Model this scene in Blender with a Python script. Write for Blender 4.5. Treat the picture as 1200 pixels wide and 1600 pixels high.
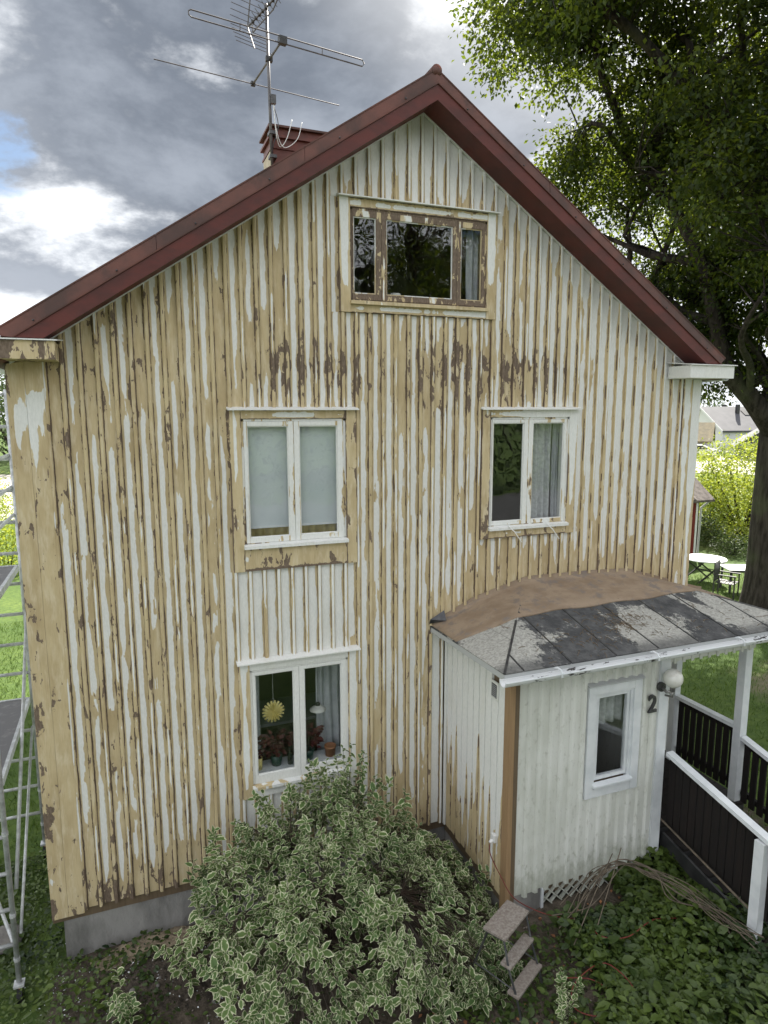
import bpy, math, random
import numpy as np
from mathutils import Vector, Matrix, Quaternion
random.seed(7); RNG = np.random.default_rng(7)
for o in list(bpy.data.objects): bpy.data.objects.remove(o)
SC = bpy.context.scene; COL = SC.collection
rad = math.radians

# ------------------------------------------------------------------ camera
CAM = Vector((0.0, -7.15, 6.05))
def make_camera():
    yaw, pitch, roll = rad(21.189), rad(8.756), rad(-0.092)
    f = Vector((math.sin(yaw)*math.cos(pitch), math.cos(yaw)*math.cos(pitch), -math.sin(pitch)))
    r = Vector((math.cos(yaw), -math.sin(yaw), 0)); u = r.cross(f)
    r2 = r*math.cos(roll)+u*math.sin(roll); u2 = -r*math.sin(roll)+u*math.cos(roll)
    m = Matrix((r2, u2, -f)).transposed().to_4x4(); m.translation = CAM
    cd = bpy.data.cameras.new('camera'); cd.sensor_fit = 'HORIZONTAL'; cd.sensor_width = 36
    cd.lens = 36*1038.77/1200; cd.clip_start = 0.1; cd.clip_end = 2000
    co = bpy.data.objects.new('camera', cd); COL.objects.link(co); co.matrix_world = m
    SC.camera = co
make_camera()

# ------------------------------------------------------------------ sun, sky, exposure
SUN_AZ, SUN_EL = rad(44), rad(45)            # azimuth measured from +Y towards +X
SUND = Vector((math.sin(SUN_AZ)*math.cos(SUN_EL), math.cos(SUN_AZ)*math.cos(SUN_EL), math.sin(SUN_EL)))
EXPOSURE = 1.58
def make_light():
    sd = bpy.data.lights.new('sun', 'SUN'); sd.energy = 5.0; sd.angle = rad(0.6); sd.color = (1, .95, .86)
    so = bpy.data.objects.new('sun', sd); COL.objects.link(so)
    so.rotation_euler = (-SUND).to_track_quat('-Z', 'Y').to_euler(); so.location = (20, 20, 40)
    w = bpy.data.worlds.new('World'); SC.world = w; w.use_nodes = True
    nt = w.node_tree; N = nt.nodes; L = nt.links; N.clear()
    def nd(t, **k):
        n = N.new(t)
        for a, b in k.items(): setattr(n, a, b)
        return n
    def mth(op, a, b=None, c=None, clamp=False):
        n = nd('ShaderNodeMath', operation=op); n.use_clamp = clamp
        for i, x in enumerate((a, b, c)):
            if x is None: continue
            if isinstance(x, (int, float)): n.inputs[i].default_value = x
            else: L.new(x, n.inputs[i])
        return n.outputs[0]
    def ramp(x, a, b, lo=0.0, hi=1.0):
        n = nd('ShaderNodeMapRange', interpolation_type='SMOOTHSTEP'); L.new(x, n.inputs[0])
        n.inputs[1].default_value = a; n.inputs[2].default_value = b; n.inputs[3].default_value = lo; n.inputs[4].default_value = hi
        return n.outputs[0]
    def mixc(f, a, b):
        n = nd('ShaderNodeMix', data_type='RGBA')
        if isinstance(f, (int, float)): n.inputs[0].default_value = f
        else: L.new(f, n.inputs[0])
        for i, x in ((6, a), (7, b)):
            if isinstance(x, tuple): n.inputs[i].default_value = (*x, 1)
            else: L.new(x, n.inputs[i])
        return n.outputs[2]
    tc = nd('ShaderNodeTexCoord'); d = tc.outputs['Generated']
    sep = nd('ShaderNodeSeparateXYZ'); L.new(d, sep.inputs[0])
    zc = mth('MAXIMUM', sep.outputs[2], 0.0)
    den = mth('ADD', zc, 0.30)
    cmb = nd('ShaderNodeCombineXYZ')
    L.new(mth('DIVIDE', sep.outputs[0], den), cmb.inputs[0]); L.new(mth('DIVIDE', sep.outputs[1], den), cmb.inputs[1])
    def noise(scale, off, detail=6, rough=.55, dist=0.0):
        mp = nd('ShaderNodeMapping'); L.new(cmb.outputs[0], mp.inputs[0]); mp.inputs[1].default_value = off
        n = nd('ShaderNodeTexNoise'); L.new(mp.outputs[0], n.inputs[0]); n.inputs['Scale'].default_value = scale
        n.inputs['Detail'].default_value = detail; n.inputs['Roughness'].default_value = rough; n.inputs['Distortion'].default_value = dist
        return n.outputs[0]
    def lobe(az, el, width):
        v = (math.sin(rad(az))*math.cos(rad(el)), math.cos(rad(az))*math.cos(rad(el)), math.sin(rad(el)))
        n = nd('ShaderNodeVectorMath', operation='DOT_PRODUCT'); L.new(d, n.inputs[0]); n.inputs[1].default_value = v
        return ramp(n.outputs['Value'], math.cos(rad(width)), 1.0)
    sky = nd('ShaderNodeTexSky', sky_type='NISHITA'); sky.sun_disc = False
    sky.sun_elevation = SUN_EL; sky.sun_rotation = SUN_AZ; sky.altitude = 50; sky.dust_density = 1.0
    n1 = noise(2.5, (3.1, 1.7, 0), 12, .60, .12); n2 = noise(.95, (8.3, 2.2, 0), 5, .5)
    # thickness: the heavy grey cloud bank ahead, thinner broken cumulus elsewhere
    thick = mth('ADD', n2, mth('MULTIPLY', lobe(0, 26, 24), .27))
    thick = mth('ADD', thick, mth('MULTIPLY', mth('SUBTRACT', n1, .5), 1.35))
    lit = ramp(thick, .44, .76, 1.0, 0.0)          # thin parts glow, thick parts go slate grey
    sdn = nd('ShaderNodeVectorMath', operation='DOT_PRODUCT'); L.new(d, sdn.inputs[0]); sdn.inputs[1].default_value = SUND
    back = ramp(sdn.outputs['Value'], .75, -.45, 0.0, 1.0)   # clouds facing the sun are front-lit, those before it back-lit
    dark = mixc(back, (1.4, 1.62, 2.0), (7.8, 8.2, 8.8)); bright = mixc(back, (9.6, 9.9, 10.3), (16.3, 16.3, 16.5))
    dark = mixc(ramp(n1, .38, .66), dark, mixc(back, (2.9, 3.2, 3.7), (10.5, 10.8, 11.2)))
    ccol = mixc(lit, dark, bright)
    glow = ramp(sdn.outputs['Value'], .86, 1.0, 0.0, .55)
    ccol = mixc(glow, ccol, (13.0, 12.8, 12.4))
    hole = mth('ADD', n1, mth('MULTIPLY', lobe(-7.8, 18.2, 4.6), -.23)); hole = mth('ADD', hole, mth('MULTIPLY', n2, .4)); hole = mth('ADD', hole, mth('MULTIPLY', mth('SUBTRACT', 1.0, back), .05))
    cover = ramp(mth('ADD', hole, mth('MULTIPLY', back, -.12)), .50, .60, 0.0, 1.0)
    skyb = nd('ShaderNodeVectorMath', operation='SCALE'); L.new(sky.outputs[0], skyb.inputs[0]); skyb.inputs['Scale'].default_value = 1.0
    col = mixc(cover, skyb.outputs[0], ccol)
    bg = nd('ShaderNodeBackground'); L.new(col, bg.inputs[0]); bg.inputs[1].default_value = 0.05
    out = nd('ShaderNodeOutputWorld'); L.new(bg.outputs[0], out.inputs[0])
    vs = SC.view_settings; vs.view_transform = 'Standard'; vs.look = 'None'; vs.exposure = EXPOSURE; vs.gamma = 1; vs.use_curve_mapping = False
make_light()
SC.cycles.max_bounces = 6; SC.cycles.diffuse_bounces = 3; SC.cycles.glossy_bounces = 3; SC.cycles.transparent_max_bounces = 12
SC.cycles.caustics_reflective = False; SC.cycles.caustics_refractive = False

# ------------------------------------------------------------------ node helpers
class NT:
    def __init__(s, name):
        s.m = bpy.data.materials.new(name); s.m.use_nodes = True; s.t = s.m.node_tree; s.N = s.t.nodes; s.L = s.t.links
        s.N.clear(); s.out = s.N.new('ShaderNodeOutputMaterial')
    def nd(s, t, **k):
        n = s.N.new(t)
        for a, b in k.items(): setattr(n, a, b)
        return n
    def plug(s, x, sock):
        if isinstance(x, (int, float)): sock.default_value = x
        elif isinstance(x, tuple): sock.default_value = (*x, 1) if len(sock.default_value) == 4 and len(x) == 3 else x
        else: s.L.new(x, sock)
    def m_(s, op, a, b=None, c=None, clamp=False):
        n = s.nd('ShaderNodeMath', operation=op); n.use_clamp = clamp
        for i, x in enumerate((a, b, c)):
            if x is not None: s.plug(x, n.inputs[i])
        return n.outputs[0]
    def ramp(s, x, a, b, lo=0.0, hi=1.0, smooth=True):
        n = s.nd('ShaderNodeMapRange', interpolation_type='SMOOTHSTEP' if smooth else 'LINEAR'); s.plug(x, n.inputs[0])
        for i, v in enumerate((a, b, lo, hi)): s.plug(v, n.inputs[i+1])
        return n.outputs[0]
    def mix(s, f, a, b, mode='MIX'):
        n = s.nd('ShaderNodeMix', data_type='RGBA', blend_type=mode); s.plug(f, n.inputs[0]); s.plug(a, n.inputs[6]); s.plug(b, n.inputs[7])
        return n.outputs[2]
    def pos(s, scale=(1, 1, 1), off=None):
        g = s.nd('ShaderNodeNewGeometry'); v = g.outputs['Position']
        if off is not None:
            a = s.nd('ShaderNodeVectorMath', operation='ADD'); s.L.new(v, a.inputs[0]); s.L.new(off, a.inputs[1]); v = a.outputs[0]
        a = s.nd('ShaderNodeVectorMath', operation='MULTIPLY'); s.L.new(v, a.inputs[0]); a.inputs[1].default_value = scale
        return a.outputs[0]
    def noise(s, vec, scale=1.0, detail=4, rough=.55, dist=0.0):
        n = s.nd('ShaderNodeTexNoise'); s.L.new(vec, n.inputs[0]); n.inputs['Scale'].default_value = scale
        n.inputs['Detail'].default_value = detail; n.inputs['Roughness'].default_value = rough; n.inputs['Distortion'].default_value = dist
        return n.outputs[0]
    def bump(s, h, dist=.01, strength=1.0):
        n = s.nd('ShaderNodeBump'); s.plug(h, n.inputs['Height']); n.inputs['Distance'].default_value = dist; n.inputs['Strength'].default_value = strength
        return n.outputs[0]
    def pbsdf(s, col, rough=.6, metal=0.0, nrm=None, spec=.5):
        n = s.nd('ShaderNodeBsdfPrincipled'); s.plug(col, n.inputs['Base Color']); s.plug(rough, n.inputs['Roughness']); s.plug(metal, n.inputs['Metallic'])
        n.inputs['Specular IOR Level'].default_value = spec
        if nrm is not None: s.L.new(nrm, n.inputs['Normal'])
        return n.outputs[0]
    def end(s, sh): s.L.new(sh, s.out.inputs[0]); return s.m
    def attr(s, name): return s.nd('ShaderNodeAttribute', attribute_name=name)

def simple(name, c1, c2=None, scale=6, rough=.6, metal=0.0, bump=.0, detail=5, lo=.35, hi=.65, stretch=(1, 1, 1), spec=.5, bscale=None):
    t = NT(name); p = t.pos(stretch); n = t.noise(p, scale, detail, .6)
    col = t.mix(t.ramp(n, lo, hi), c1, c2) if c2 else c1
    nr = t.bump(t.noise(p, bscale or scale*3, 5, .6), bump) if bump else None
    return t.end(t.pbsdf(col, rough, metal, nr, spec))

def worn_paint():
    t = NT('worn_paint'); a = t.attr('wear')
    sp = t.nd('ShaderNodeSeparateColor'); t.L.new(a.outputs['Color'], sp.inputs[0])
    W, B, R = sp.outputs[0], sp.outputs[1], sp.outputs[2]; U = a.outputs['Alpha']
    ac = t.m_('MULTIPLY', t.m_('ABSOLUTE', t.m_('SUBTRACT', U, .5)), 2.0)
    cb = t.nd('ShaderNodeCombineXYZ'); t.L.new(t.m_('MULTIPLY', R, 31.0), cb.inputs[0]); t.L.new(t.m_('MULTIPLY', R, 17.0), cb.inputs[1]); t.L.new(t.m_('MULTIPLY', R, 43.0), cb.inputs[2])
    off = cb.outputs[0]
    n1 = t.noise(t.pos((5, 5, .85), off), 1.0, 2, .5)
    n1b = t.noise(t.pos((16, 16, 3.6), off), 1.0, 3, .6)
    n2 = t.noise(t.pos((70, 70, 22), off), 1.0, 3, .6)
    n3 = t.noise(t.pos((10, 10, 4.2), off), 1.0, 4, .6, .4)
    n4 = t.noise(t.pos((4, 4, 1.5)), 1.0, 4, .6)
    grain = t.noise(t.pos((150, 150, 6), off), 1.0, 3, .6)
    # asymmetric stripe: centre wanders a little to each side
    acs = t.m_('ABSOLUTE', t.m_('SUBTRACT', t.m_('MULTIPLY', t.m_('SUBTRACT', U, .47), 2.0), t.m_('MULTIPLY', t.m_('SUBTRACT', n1b, .5), .55)))
    width = t.m_('ADD', t.m_('MULTIPLY', W, .5), .31); width = t.m_('ADD', width, t.m_('MULTIPLY', t.m_('MAXIMUM', t.m_('SUBTRACT', W, .75), 0.0), .9))
    thr = t.m_('SUBTRACT', .555, t.m_('MULTIPLY', W, .36))
    gate = t.ramp(t.m_('SUBTRACT', t.m_('ADD', n1, t.m_('MULTIPLY', t.m_('SUBTRACT', n1b, .5), .22)), thr), -.035, .045)
    width = t.m_('ADD', width, t.m_('MULTIPLY', t.m_('SUBTRACT', n1b, .5), .55)); width = t.m_('ADD', width, t.m_('MULTIPLY', t.m_('SUBTRACT', n2, .5), .14))
    val = t.m_('SUBTRACT', t.m_('SUBTRACT', t.m_('MULTIPLY', width, gate), acs), t.m_('MULTIPLY', t.m_('SUBTRACT', 1.0, gate), .2))
    white = t.ramp(val, 0.0, .035)
    halo = t.ramp(val, -.10, 0.0)
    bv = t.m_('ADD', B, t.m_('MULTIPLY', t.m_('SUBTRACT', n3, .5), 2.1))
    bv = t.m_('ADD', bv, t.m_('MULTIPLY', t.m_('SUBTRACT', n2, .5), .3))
    bv = t.m_('ADD', bv, t.m_('MULTIPLY', t.ramp(ac, .70, .98), .31)); bv = t.m_('ADD', bv, t.m_('MULTIPLY', t.ramp(U, .15, .02), .24))  # bare brown wood along board edges, plus batten groove shade put into colour
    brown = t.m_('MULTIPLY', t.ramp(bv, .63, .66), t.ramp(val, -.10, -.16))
    och = t.mix(t.ramp(n4, .35, .68), (.60, .49, .295), (.475, .37, .21))
    och = t.mix(t.ramp(n1b, .45, .75), och, (.66, .565, .385))
    och = t.mix(t.m_('MULTIPLY', t.ramp(grain, .5, .72), .35), och, (.33, .225, .11))
    och = t.mix(t.m_('MULTIPLY', halo, .35), och, (.66, .58, .41))
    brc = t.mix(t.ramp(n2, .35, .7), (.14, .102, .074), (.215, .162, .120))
    wh = t.mix(t.ramp(n2, .3, .75), (.80, .80, .77), (.71, .715, .685))
    wh = t.mix(t.m_('MULTIPLY', t.ramp(n4, .5, .75), .4), wh, (.64, .63, .56))
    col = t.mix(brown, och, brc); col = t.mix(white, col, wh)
    h = t.m_('ADD', t.m_('MULTIPLY', white, .6), t.m_('MULTIPLY', brown, -.7)); h = t.m_('ADD', h, t.m_('MULTIPLY', grain, .35))
    h = t.m_('ADD', h, t.m_('MULTIPLY', n1b, .8))
    return t.end(t.pbsdf(col, .72, 0, t.bump(h, .0016, .9), .3))

def porch_paint():
    t = NT('porch_white_paint'); n4 = t.noise(t.pos((3, 3, 1.2)), 1, 4, .6); n2 = t.noise(t.pos((60, 60, 25)), 1, 3, .6)
    n5 = t.noise(t.pos((18, 18, 9)), 1, 5, .7)
    c = t.mix(t.ramp(n4, .35, .7), (.72, .725, .68), (.60, .61, .55)); c = t.mix(t.m_('MULTIPLY', t.ramp(n5, .53, .70), .55), c, (.40, .40, .34))
    c = t.mix(t.m_('MULTIPLY', t.ramp(n2, .62, .75), .4), c, (.45, .44, .38))
    sp = t.nd('ShaderNodeSeparateXYZ'); t.L.new(t.pos(), sp.inputs[0])
    dz = t.m_('ADD', t.ramp(sp.outputs[2], 1.5, .7), t.m_('MULTIPLY', t.m_('SUBTRACT', n5, .5), 1.6))
    c = t.mix(t.m_('MULTIPLY', t.ramp(dz, .55, 1.05), .5), c, (.33, .35, .27))
    return t.end(t.pbsdf(c, .6, 0, t.bump(n2, .001, .6), .4))

def glass_mat():
    t = NT('window_glass'); lw = t.nd('ShaderNodeLayerWeight'); lw.inputs[0].default_value = .5
    f = t.m_('ADD', t.m_('MULTIPLY', t.m_('POWER', lw.outputs['Facing'], 5.0), .95), .055, clamp=True)
    nz = t.noise(t.pos((2.2, 2.2, 2.2)), 1, 2, .5); nr = t.bump(nz, .006, .5)
    g = t.nd('ShaderNodeBsdfGlossy'); g.inputs['Roughness'].default_value = .012; g.inputs['Color'].default_value = (.95, .97, 1, 1); t.L.new(nr, g.inputs['Normal'])
    tr = t.nd('ShaderNodeBsdfTransparent'); tr.inputs[0].default_value = (.955, .965, .965, 1)
    mx = t.nd('ShaderNodeMixShader'); t.L.new(f, mx.inputs[0]); t.L.new(tr.outputs[0], mx.inputs[1]); t.L.new(g.outputs[0], mx.inputs[2])
    return t.end(mx.outputs[0])

def leaf_mat(name, c1, c2, transl=.35, tcol=None, rough=.45, scale=1.5, spec=.35):
    t = NT(name); a = t.attr('tone'); n = t.noise(t.pos(), scale, 3, .5)
    f = t.m_('ADD', t.m_('MULTIPLY', a.outputs['Fac'], .7), t.m_('MULTIPLY', t.m_('SUBTRACT', n, .35), .8), clamp=True)
    c = t.mix(f, c1, c2)
    p = t.pbsdf(c, rough, 0, None, spec)
    tl = t.nd('ShaderNodeBsdfTranslucent'); t.plug(t.mix(f, tcol[0], tcol[1]) if tcol else c, tl.inputs[0])
    mx = t.nd('ShaderNodeMixShader'); mx.inputs[0].default_value = transl; t.L.new(p, mx.inputs[1]); t.L.new(tl.outputs[0], mx.inputs[2])
    return t.end(mx.outputs[0])

def variegated():
    t = NT('variegated_leaf'); a = t.attr('edge'); b = t.nd('ShaderNodeObjectInfo')
    n = t.noise(t.pos((38, 38, 38)), 1, 3, .6); n2 = t.noise(t.pos((3, 3, 3)), 1, 2, .5)
    e = t.m_('ADD', a.outputs['Fac'], t.m_('MULTIPLY', t.m_('SUBTRACT', n, .5), 1.25))
    e = t.m_('ADD', e, t.m_('MULTIPLY', t.m_('SUBTRACT', n2, .5), .5))
    g = t.mix(t.ramp(n2, .35, .65), (.075, .135, .040), (.135, .21, .062))
    g = t.mix(t.ramp(e, .45, .8), g, (.20, .26, .10))
    c = t.mix(t.ramp(e, .71, .86), g, (.66, .67, .45))
    p = t.pbsdf(c, .5, 0, None, .3)
    tl = t.nd('ShaderNodeBsdfTranslucent'); t.plug(c, tl.inputs[0])
    mx = t.nd('ShaderNodeMixShader'); mx.inputs[0].default_value = .25; t.L.new(p, mx.inputs[1]); t.L.new(tl.outputs[0], mx.inputs[2])
    return t.end(mx.outputs[0])

def bitumen():
    t = NT('lichen_bitumen'); p = t.pos(); a = t.attr('wear'); 
    n = t.noise(t.pos((1.5, .9, 1.5)), 1.0, 5, .58, .8); n2 = t.noise(p, 30, 4, .7); n3 = t.noise(p, 7, 5, .7)
    v = t.m_('ADD', n, t.m_('MULTIPLY', t.m_('SUBTRACT', n3, .5), .35)); v = t.m_('ADD', v, t.m_('MULTIPLY', t.m_('SUBTRACT', n2, .5), .17))
    sp0 = t.nd('ShaderNodeSeparateXYZ'); t.L.new(p, sp0.inputs[0]); v = t.m_('SUBTRACT', v, t.ramp(sp0.outputs[1], -1.25, -.6, 0.0, .13)); lich = t.ramp(v, .43, .50)
    sp = t.nd('ShaderNodeSeparateXYZ'); g = t.nd('ShaderNodeNewGeometry'); t.L.new(g.outputs['Position'], sp.inputs[0])
    damp = t.ramp(sp.outputs[1], -1.66, -1.45); lich = t.m_('MULTIPLY', lich, t.m_('ADD', .25, t.m_('MULTIPLY', damp, .75)))
    c = t.mix(t.ramp(n3, .3, .7), (.055, .056, .058), (.12, .12, .12))
    c = t.mix(lich, c, t.mix(t.ramp(n2, .35, .65), (.29, .285, .26), (.46, .45, .41)))
    return t.end(t.pbsdf(c, .9, 0, t.bump(t.m_('ADD', n2, lich), .006, .8), .2))

def membrane_mat():
    t = NT('rusty_membrane'); p = t.pos(); n = t.noise(t.pos((2.2, 3, 2)), 1.4, 5, .6); n2 = t.noise(p, 28, 4, .65); n3 = t.noise(p, 5, 5, .7)
    c = t.mix(t.ramp(n, .35, .65), (.235, .17, .115), (.31, .235, .165)); c = t.mix(t.ramp(n3, .50, .66), c, (.20, .165, .14))
    c = t.mix(t.ramp(n2, .72, .78), c, (.5, .42, .36))
    return t.end(t.pbsdf(c, .8, 0, t.bump(t.m_('ADD', t.m_('MULTIPLY', n2, .4), n3), .012, .7), .3))

def ground_mat():
    t = NT('lawn_ground'); p = t.pos(); n = t.noise(p, .35, 4, .6); n2 = t.noise(p, 9, 5, .7); n3 = t.noise(p, 1.6, 4, .6)
    c = t.mix(t.ramp(n, .35, .65), (.062, .105, .025), (.105, .15, .034)); c = t.mix(t.ramp(n2, .35, .7), c, (.05, .085, .022))
    sp = t.nd('ShaderNodeSeparateXYZ'); g = t.nd('ShaderNodeNewGeometry'); t.L.new(g.outputs['Position'], sp.inputs[0])
    x, y = sp.outputs[0], sp.outputs[1]
    near = t.m_('MULTIPLY', t.ramp(x, 9.0, 6.5), t.ramp(y, .6, -.1)); near = t.m_('MULTIPLY', near, t.ramp(x, -1.6, -.6))
    near = t.m_('MULTIPLY', near, t.ramp(y, -4.4, -3.2))
    dirt = t.mix(t.ramp(n2, .35, .65), (.052, .043, .032), (.12, .098, .075))
    f = t.ramp(t.m_('ADD', near, t.m_('MULTIPLY', t.m_('SUBTRACT', n3, .5), .8)), .45, .6)
    # bare trodden path under the oak
    dx = t.m_('SUBTRACT', x, 12.6); dy = t.m_('SUBTRACT', y, 1.6); rr = t.m_('SQRT', t.m_('ADD', t.m_('MULTIPLY', dx, dx), t.m_('MULTIPLY', t.m_('MULTIPLY', dy, dy), 3.0)))
    f2 = t.ramp(t.m_('ADD', rr, t.m_('MULTIPLY', n3, 3.0)), 3.4, 2.2)
    c = t.mix(f, c, dirt); c = t.mix(t.m_('MULTIPLY', f2, .8), c, (.20, .165, .12))
    return t.end(t.pbsdf(c, .95, 0, t.bump(n2, .03, .8), .2))

def bark():
    t = NT('oak_bark'); n = t.noise(t.pos((9, 9, 1.6)), 1, 5, .65, .3); n2 = t.noise(t.pos(), .8, 3, .5)
    c = t.mix(t.ramp(n, .35, .65), (.016, .013, .011), (.052, .045, .038)); c = t.mix(t.m_('MULTIPLY', t.ramp(n2, .5, .7), .4), c, (.07, .085, .04))
    return t.end(t.pbsdf(c, .9, 0, t.bump(n, .05, 1.0), .2))

def planks_mat(name, c1, c2, rough=.6):
    t = NT(name); oi = t.nd('ShaderNodeObjectInfo'); n = t.noise(t.pos((40, 40, 3)), 1, 4, .6); n2 = t.noise(t.pos((5, 5, 2)), 1, 4, .6)
    c = t.mix(t.ramp(n, .35, .68), c1, c2); c = t.mix(t.m_('MULTIPLY', oi.outputs['Random'], .45), c, c1)
    c = t.mix(t.m_('MULTIPLY', t.ramp(n2, .55, .75), .5), c, c2)
    return t.end(t.pbsdf(c, rough, 0, t.bump(n, .002, .8), .4))

MT = dict(
    worn=worn_paint(), porch=porch_paint(), glass=glass_mat(), bitumen=bitumen(), membrane=membrane_mat(), ground=ground_mat(), bark=bark(),
    red=simple('red_roof_metal', (.115, .021, .015), (.075, .016, .012), 3, .55, bump=.002, stretch=(1, 1, 2)),
    redcap=simple('weathered_red_metal', (.145, .050, .034), (.062, .027, .019), 2.4, .6, bump=.004, detail=8),
    chim=simple('chimney_sheet', (.15, .034, .022), (.10, .026, .017), 5, .5),
    cream=simple('cream_render', (.55, .47, .36), (.45, .38, .28), 6, .8),
    concrete=simple('plinth_concrete', (.30, .29, .275), (.16, .155, .145), 2.6, .9, bump=.010, bscale=22, detail=8, stretch=(1, 1, .5)),
    dark=simple('dark_metal', (.06, .06, .065), (.11, .11, .11), 10, .45, metal=.6),
    alu=simple('antenna_aluminium', (.16, .15, .15), (.10, .095, .1), 10, .5, metal=.5),
    galv=simple('galvanised_tube', (.60, .61, .62), (.42, .425, .43), 14, .45, metal=.35, bump=.001),
    ply=simple('scaffold_plywood', (.14, .135, .14), (.22, .21, .21), 9, .7, bump=.002, lo=.5, hi=.72),
    white=simple('white_paint', (.72, .74, .75), (.62, .645, .66), 5, .45, bump=.001),
    gutter=None, slat=planks_mat('dark_brown_slat', (.005, .0035, .003), (.012, .007, .005), .8),
    tan=planks_mat('tan_primer_wood', (.33, .215, .115), (.265, .17, .09)), rawwood=planks_mat('grey_brown_wood', (.165, .12, .075), (.12, .086, .055)),
    inwall=simple('interior_wall', (.28, .25, .21), (.24, .21, .17), 2, .8), floor=simple('interior_floor', (.16, .10, .06), (.12, .075, .045), 3, .5),
    curtain=simple('white_curtain', (.62, .64, .66), (.5, .52, .55), 8, .9), greycurtain=simple('grey_lace_curtain', (.60, .61, .61), (.46, .47, .47), 22, .9),
    blind=simple('roller_blind_cloth', (.62, .66, .68), (.57, .62, .64), 3, .8),
    leafv=variegated(),
    oak=leaf_mat('oak_leaf', (.012, .024, .005), (.030, .050, .009), .42, ((.04, .085, .008), (.28, .33, .024)), .5),
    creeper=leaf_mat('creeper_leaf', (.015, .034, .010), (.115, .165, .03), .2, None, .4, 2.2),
    bright=leaf_mat('sunlit_shrub_leaf', (.13, .20, .02), (.28, .33, .04), .45, ((.28, .36, .03), (.50, .52, .07)), .5),
    farleaf=leaf_mat('far_tree_leaf', (.035, .062, .02), (.09, .13, .035), .3, None, .6, .4),
    grass=leaf_mat('grass_blade', (.055, .11, .02), (.15, .22, .04), .3, None, .5, .8),
    twig=simple('red_brown_twig', (.05, .03, .02), (.035, .028, .018), 20, .6),
    vine=simple('dry_vine', (.15, .12, .085), (.09, .07, .05), 12, .8),
    soil=simple('dark_soil', (.036, .028, .021), (.095, .075, .055), 16, .95, bump=.03, bscale=30),
    sand=simple('sand', (.33, .27, .19), (.24, .19, .13), 18, .95, bump=.012, bscale=60),
    treadw=planks_mat('weathered_tread', (.19, .155, .13), (.31, .28, .25), .8),
    redcord=simple('red_cord', (.16, .022, .014), None, 5, .5), black=simple('black_paint', (.02, .02, .021), (.035, .035, .035), 8, .5),
    globe=None, chrome=simple('brushed_steel', (.30, .29, .28), None, 5, .35, metal=.8), whiteplastic=simple('white_plastic', (.75, .75, .73), None, 5, .4),
    yellow=simple('yellow_paper', (.80, .70, .30), (.74, .62, .22), 20, .7), coleus=simple('coleus_leaf', (.055, .008, .014), (.10, .016, .012), 30, .5),
    potg=simple('green_pot', (.02, .06, .045), None, 5, .4), terr=simple('terracotta', (.36, .16, .07), (.30, .13, .06), 9, .7), bottle=simple('dark_bottle', (.015, .022, .012), None, 5, .15),
    shedred=planks_mat('falu_red_board', (.20, .03, .02), (.15, .02, .015), .8), tile=simple('old_roof_tile', (.07, .055, .048), (.15, .125, .11), 6, .85, bump=.01),
    farwhite=simple('far_white_wall', (.72, .72, .72), None, 2, .7), farroof=simple('far_dark_roof', (.055, .056, .065), (.075, .075, .085), 1, .7),
    fargrey=simple('far_grey_wall', (.05, .056, .065), None, 2, .7), moss=simple('mossy_roof', (.10, .085, .05), (.16, .13, .07), 2, .9),
    asphalt=simple('asphalt', (.06, .06, .06), (.08, .08, .08), 3, .9), gravel=simple('pale_gravel', (.42, .40, .36), (.33, .31, .28), 9, .9, bump=.01),
    carpaint=simple('silver_car_paint', (.6, .61, .63), None, 3, .3, metal=.3), tyre=simple('tyre_rubber', (.02, .02, .02), None, 3, .8),
    pipe=simple('grey_downpipe', (.45, .46, .46), None, 5, .5), yellowtube=simple('yellow_tube', (.55, .36, .03), None, 5, .5),
    stone=simple('field_stone', (.12, .11, .105), (.2, .185, .17), 5, .85, bump=.01),
)
def globe_mat():
    t = NT('opal_globe'); n = t.noise(t.pos((9, 9, 14)), 1, 4, .6)
    c = t.mix(t.ramp(n, .5, .8), (.70, .69, .64), (.48, .45, .38)); return t.end(t.pbsdf(c, .18, 0, None, .5))
MT['globe'] = globe_mat()
def gutter_mat():
    t = NT('flaking_gutter'); n = t.noise(t.pos((9, 30, 30)), 1, 5, .7); n2 = t.noise(t.pos((1.3, 1, 1)), 1, 2, .5)
    f = t.ramp(t.m_('ADD', n, t.m_('MULTIPLY', t.m_('SUBTRACT', n2, .5), .7)), .60, .63)
    return t.end(t.pbsdf(t.mix(f, (.68, .69, .69), (.045, .04, .035)), .55, 0, t.bump(f, -.003, .7), .4))
MT['gutter'] = gutter_mat()

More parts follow.
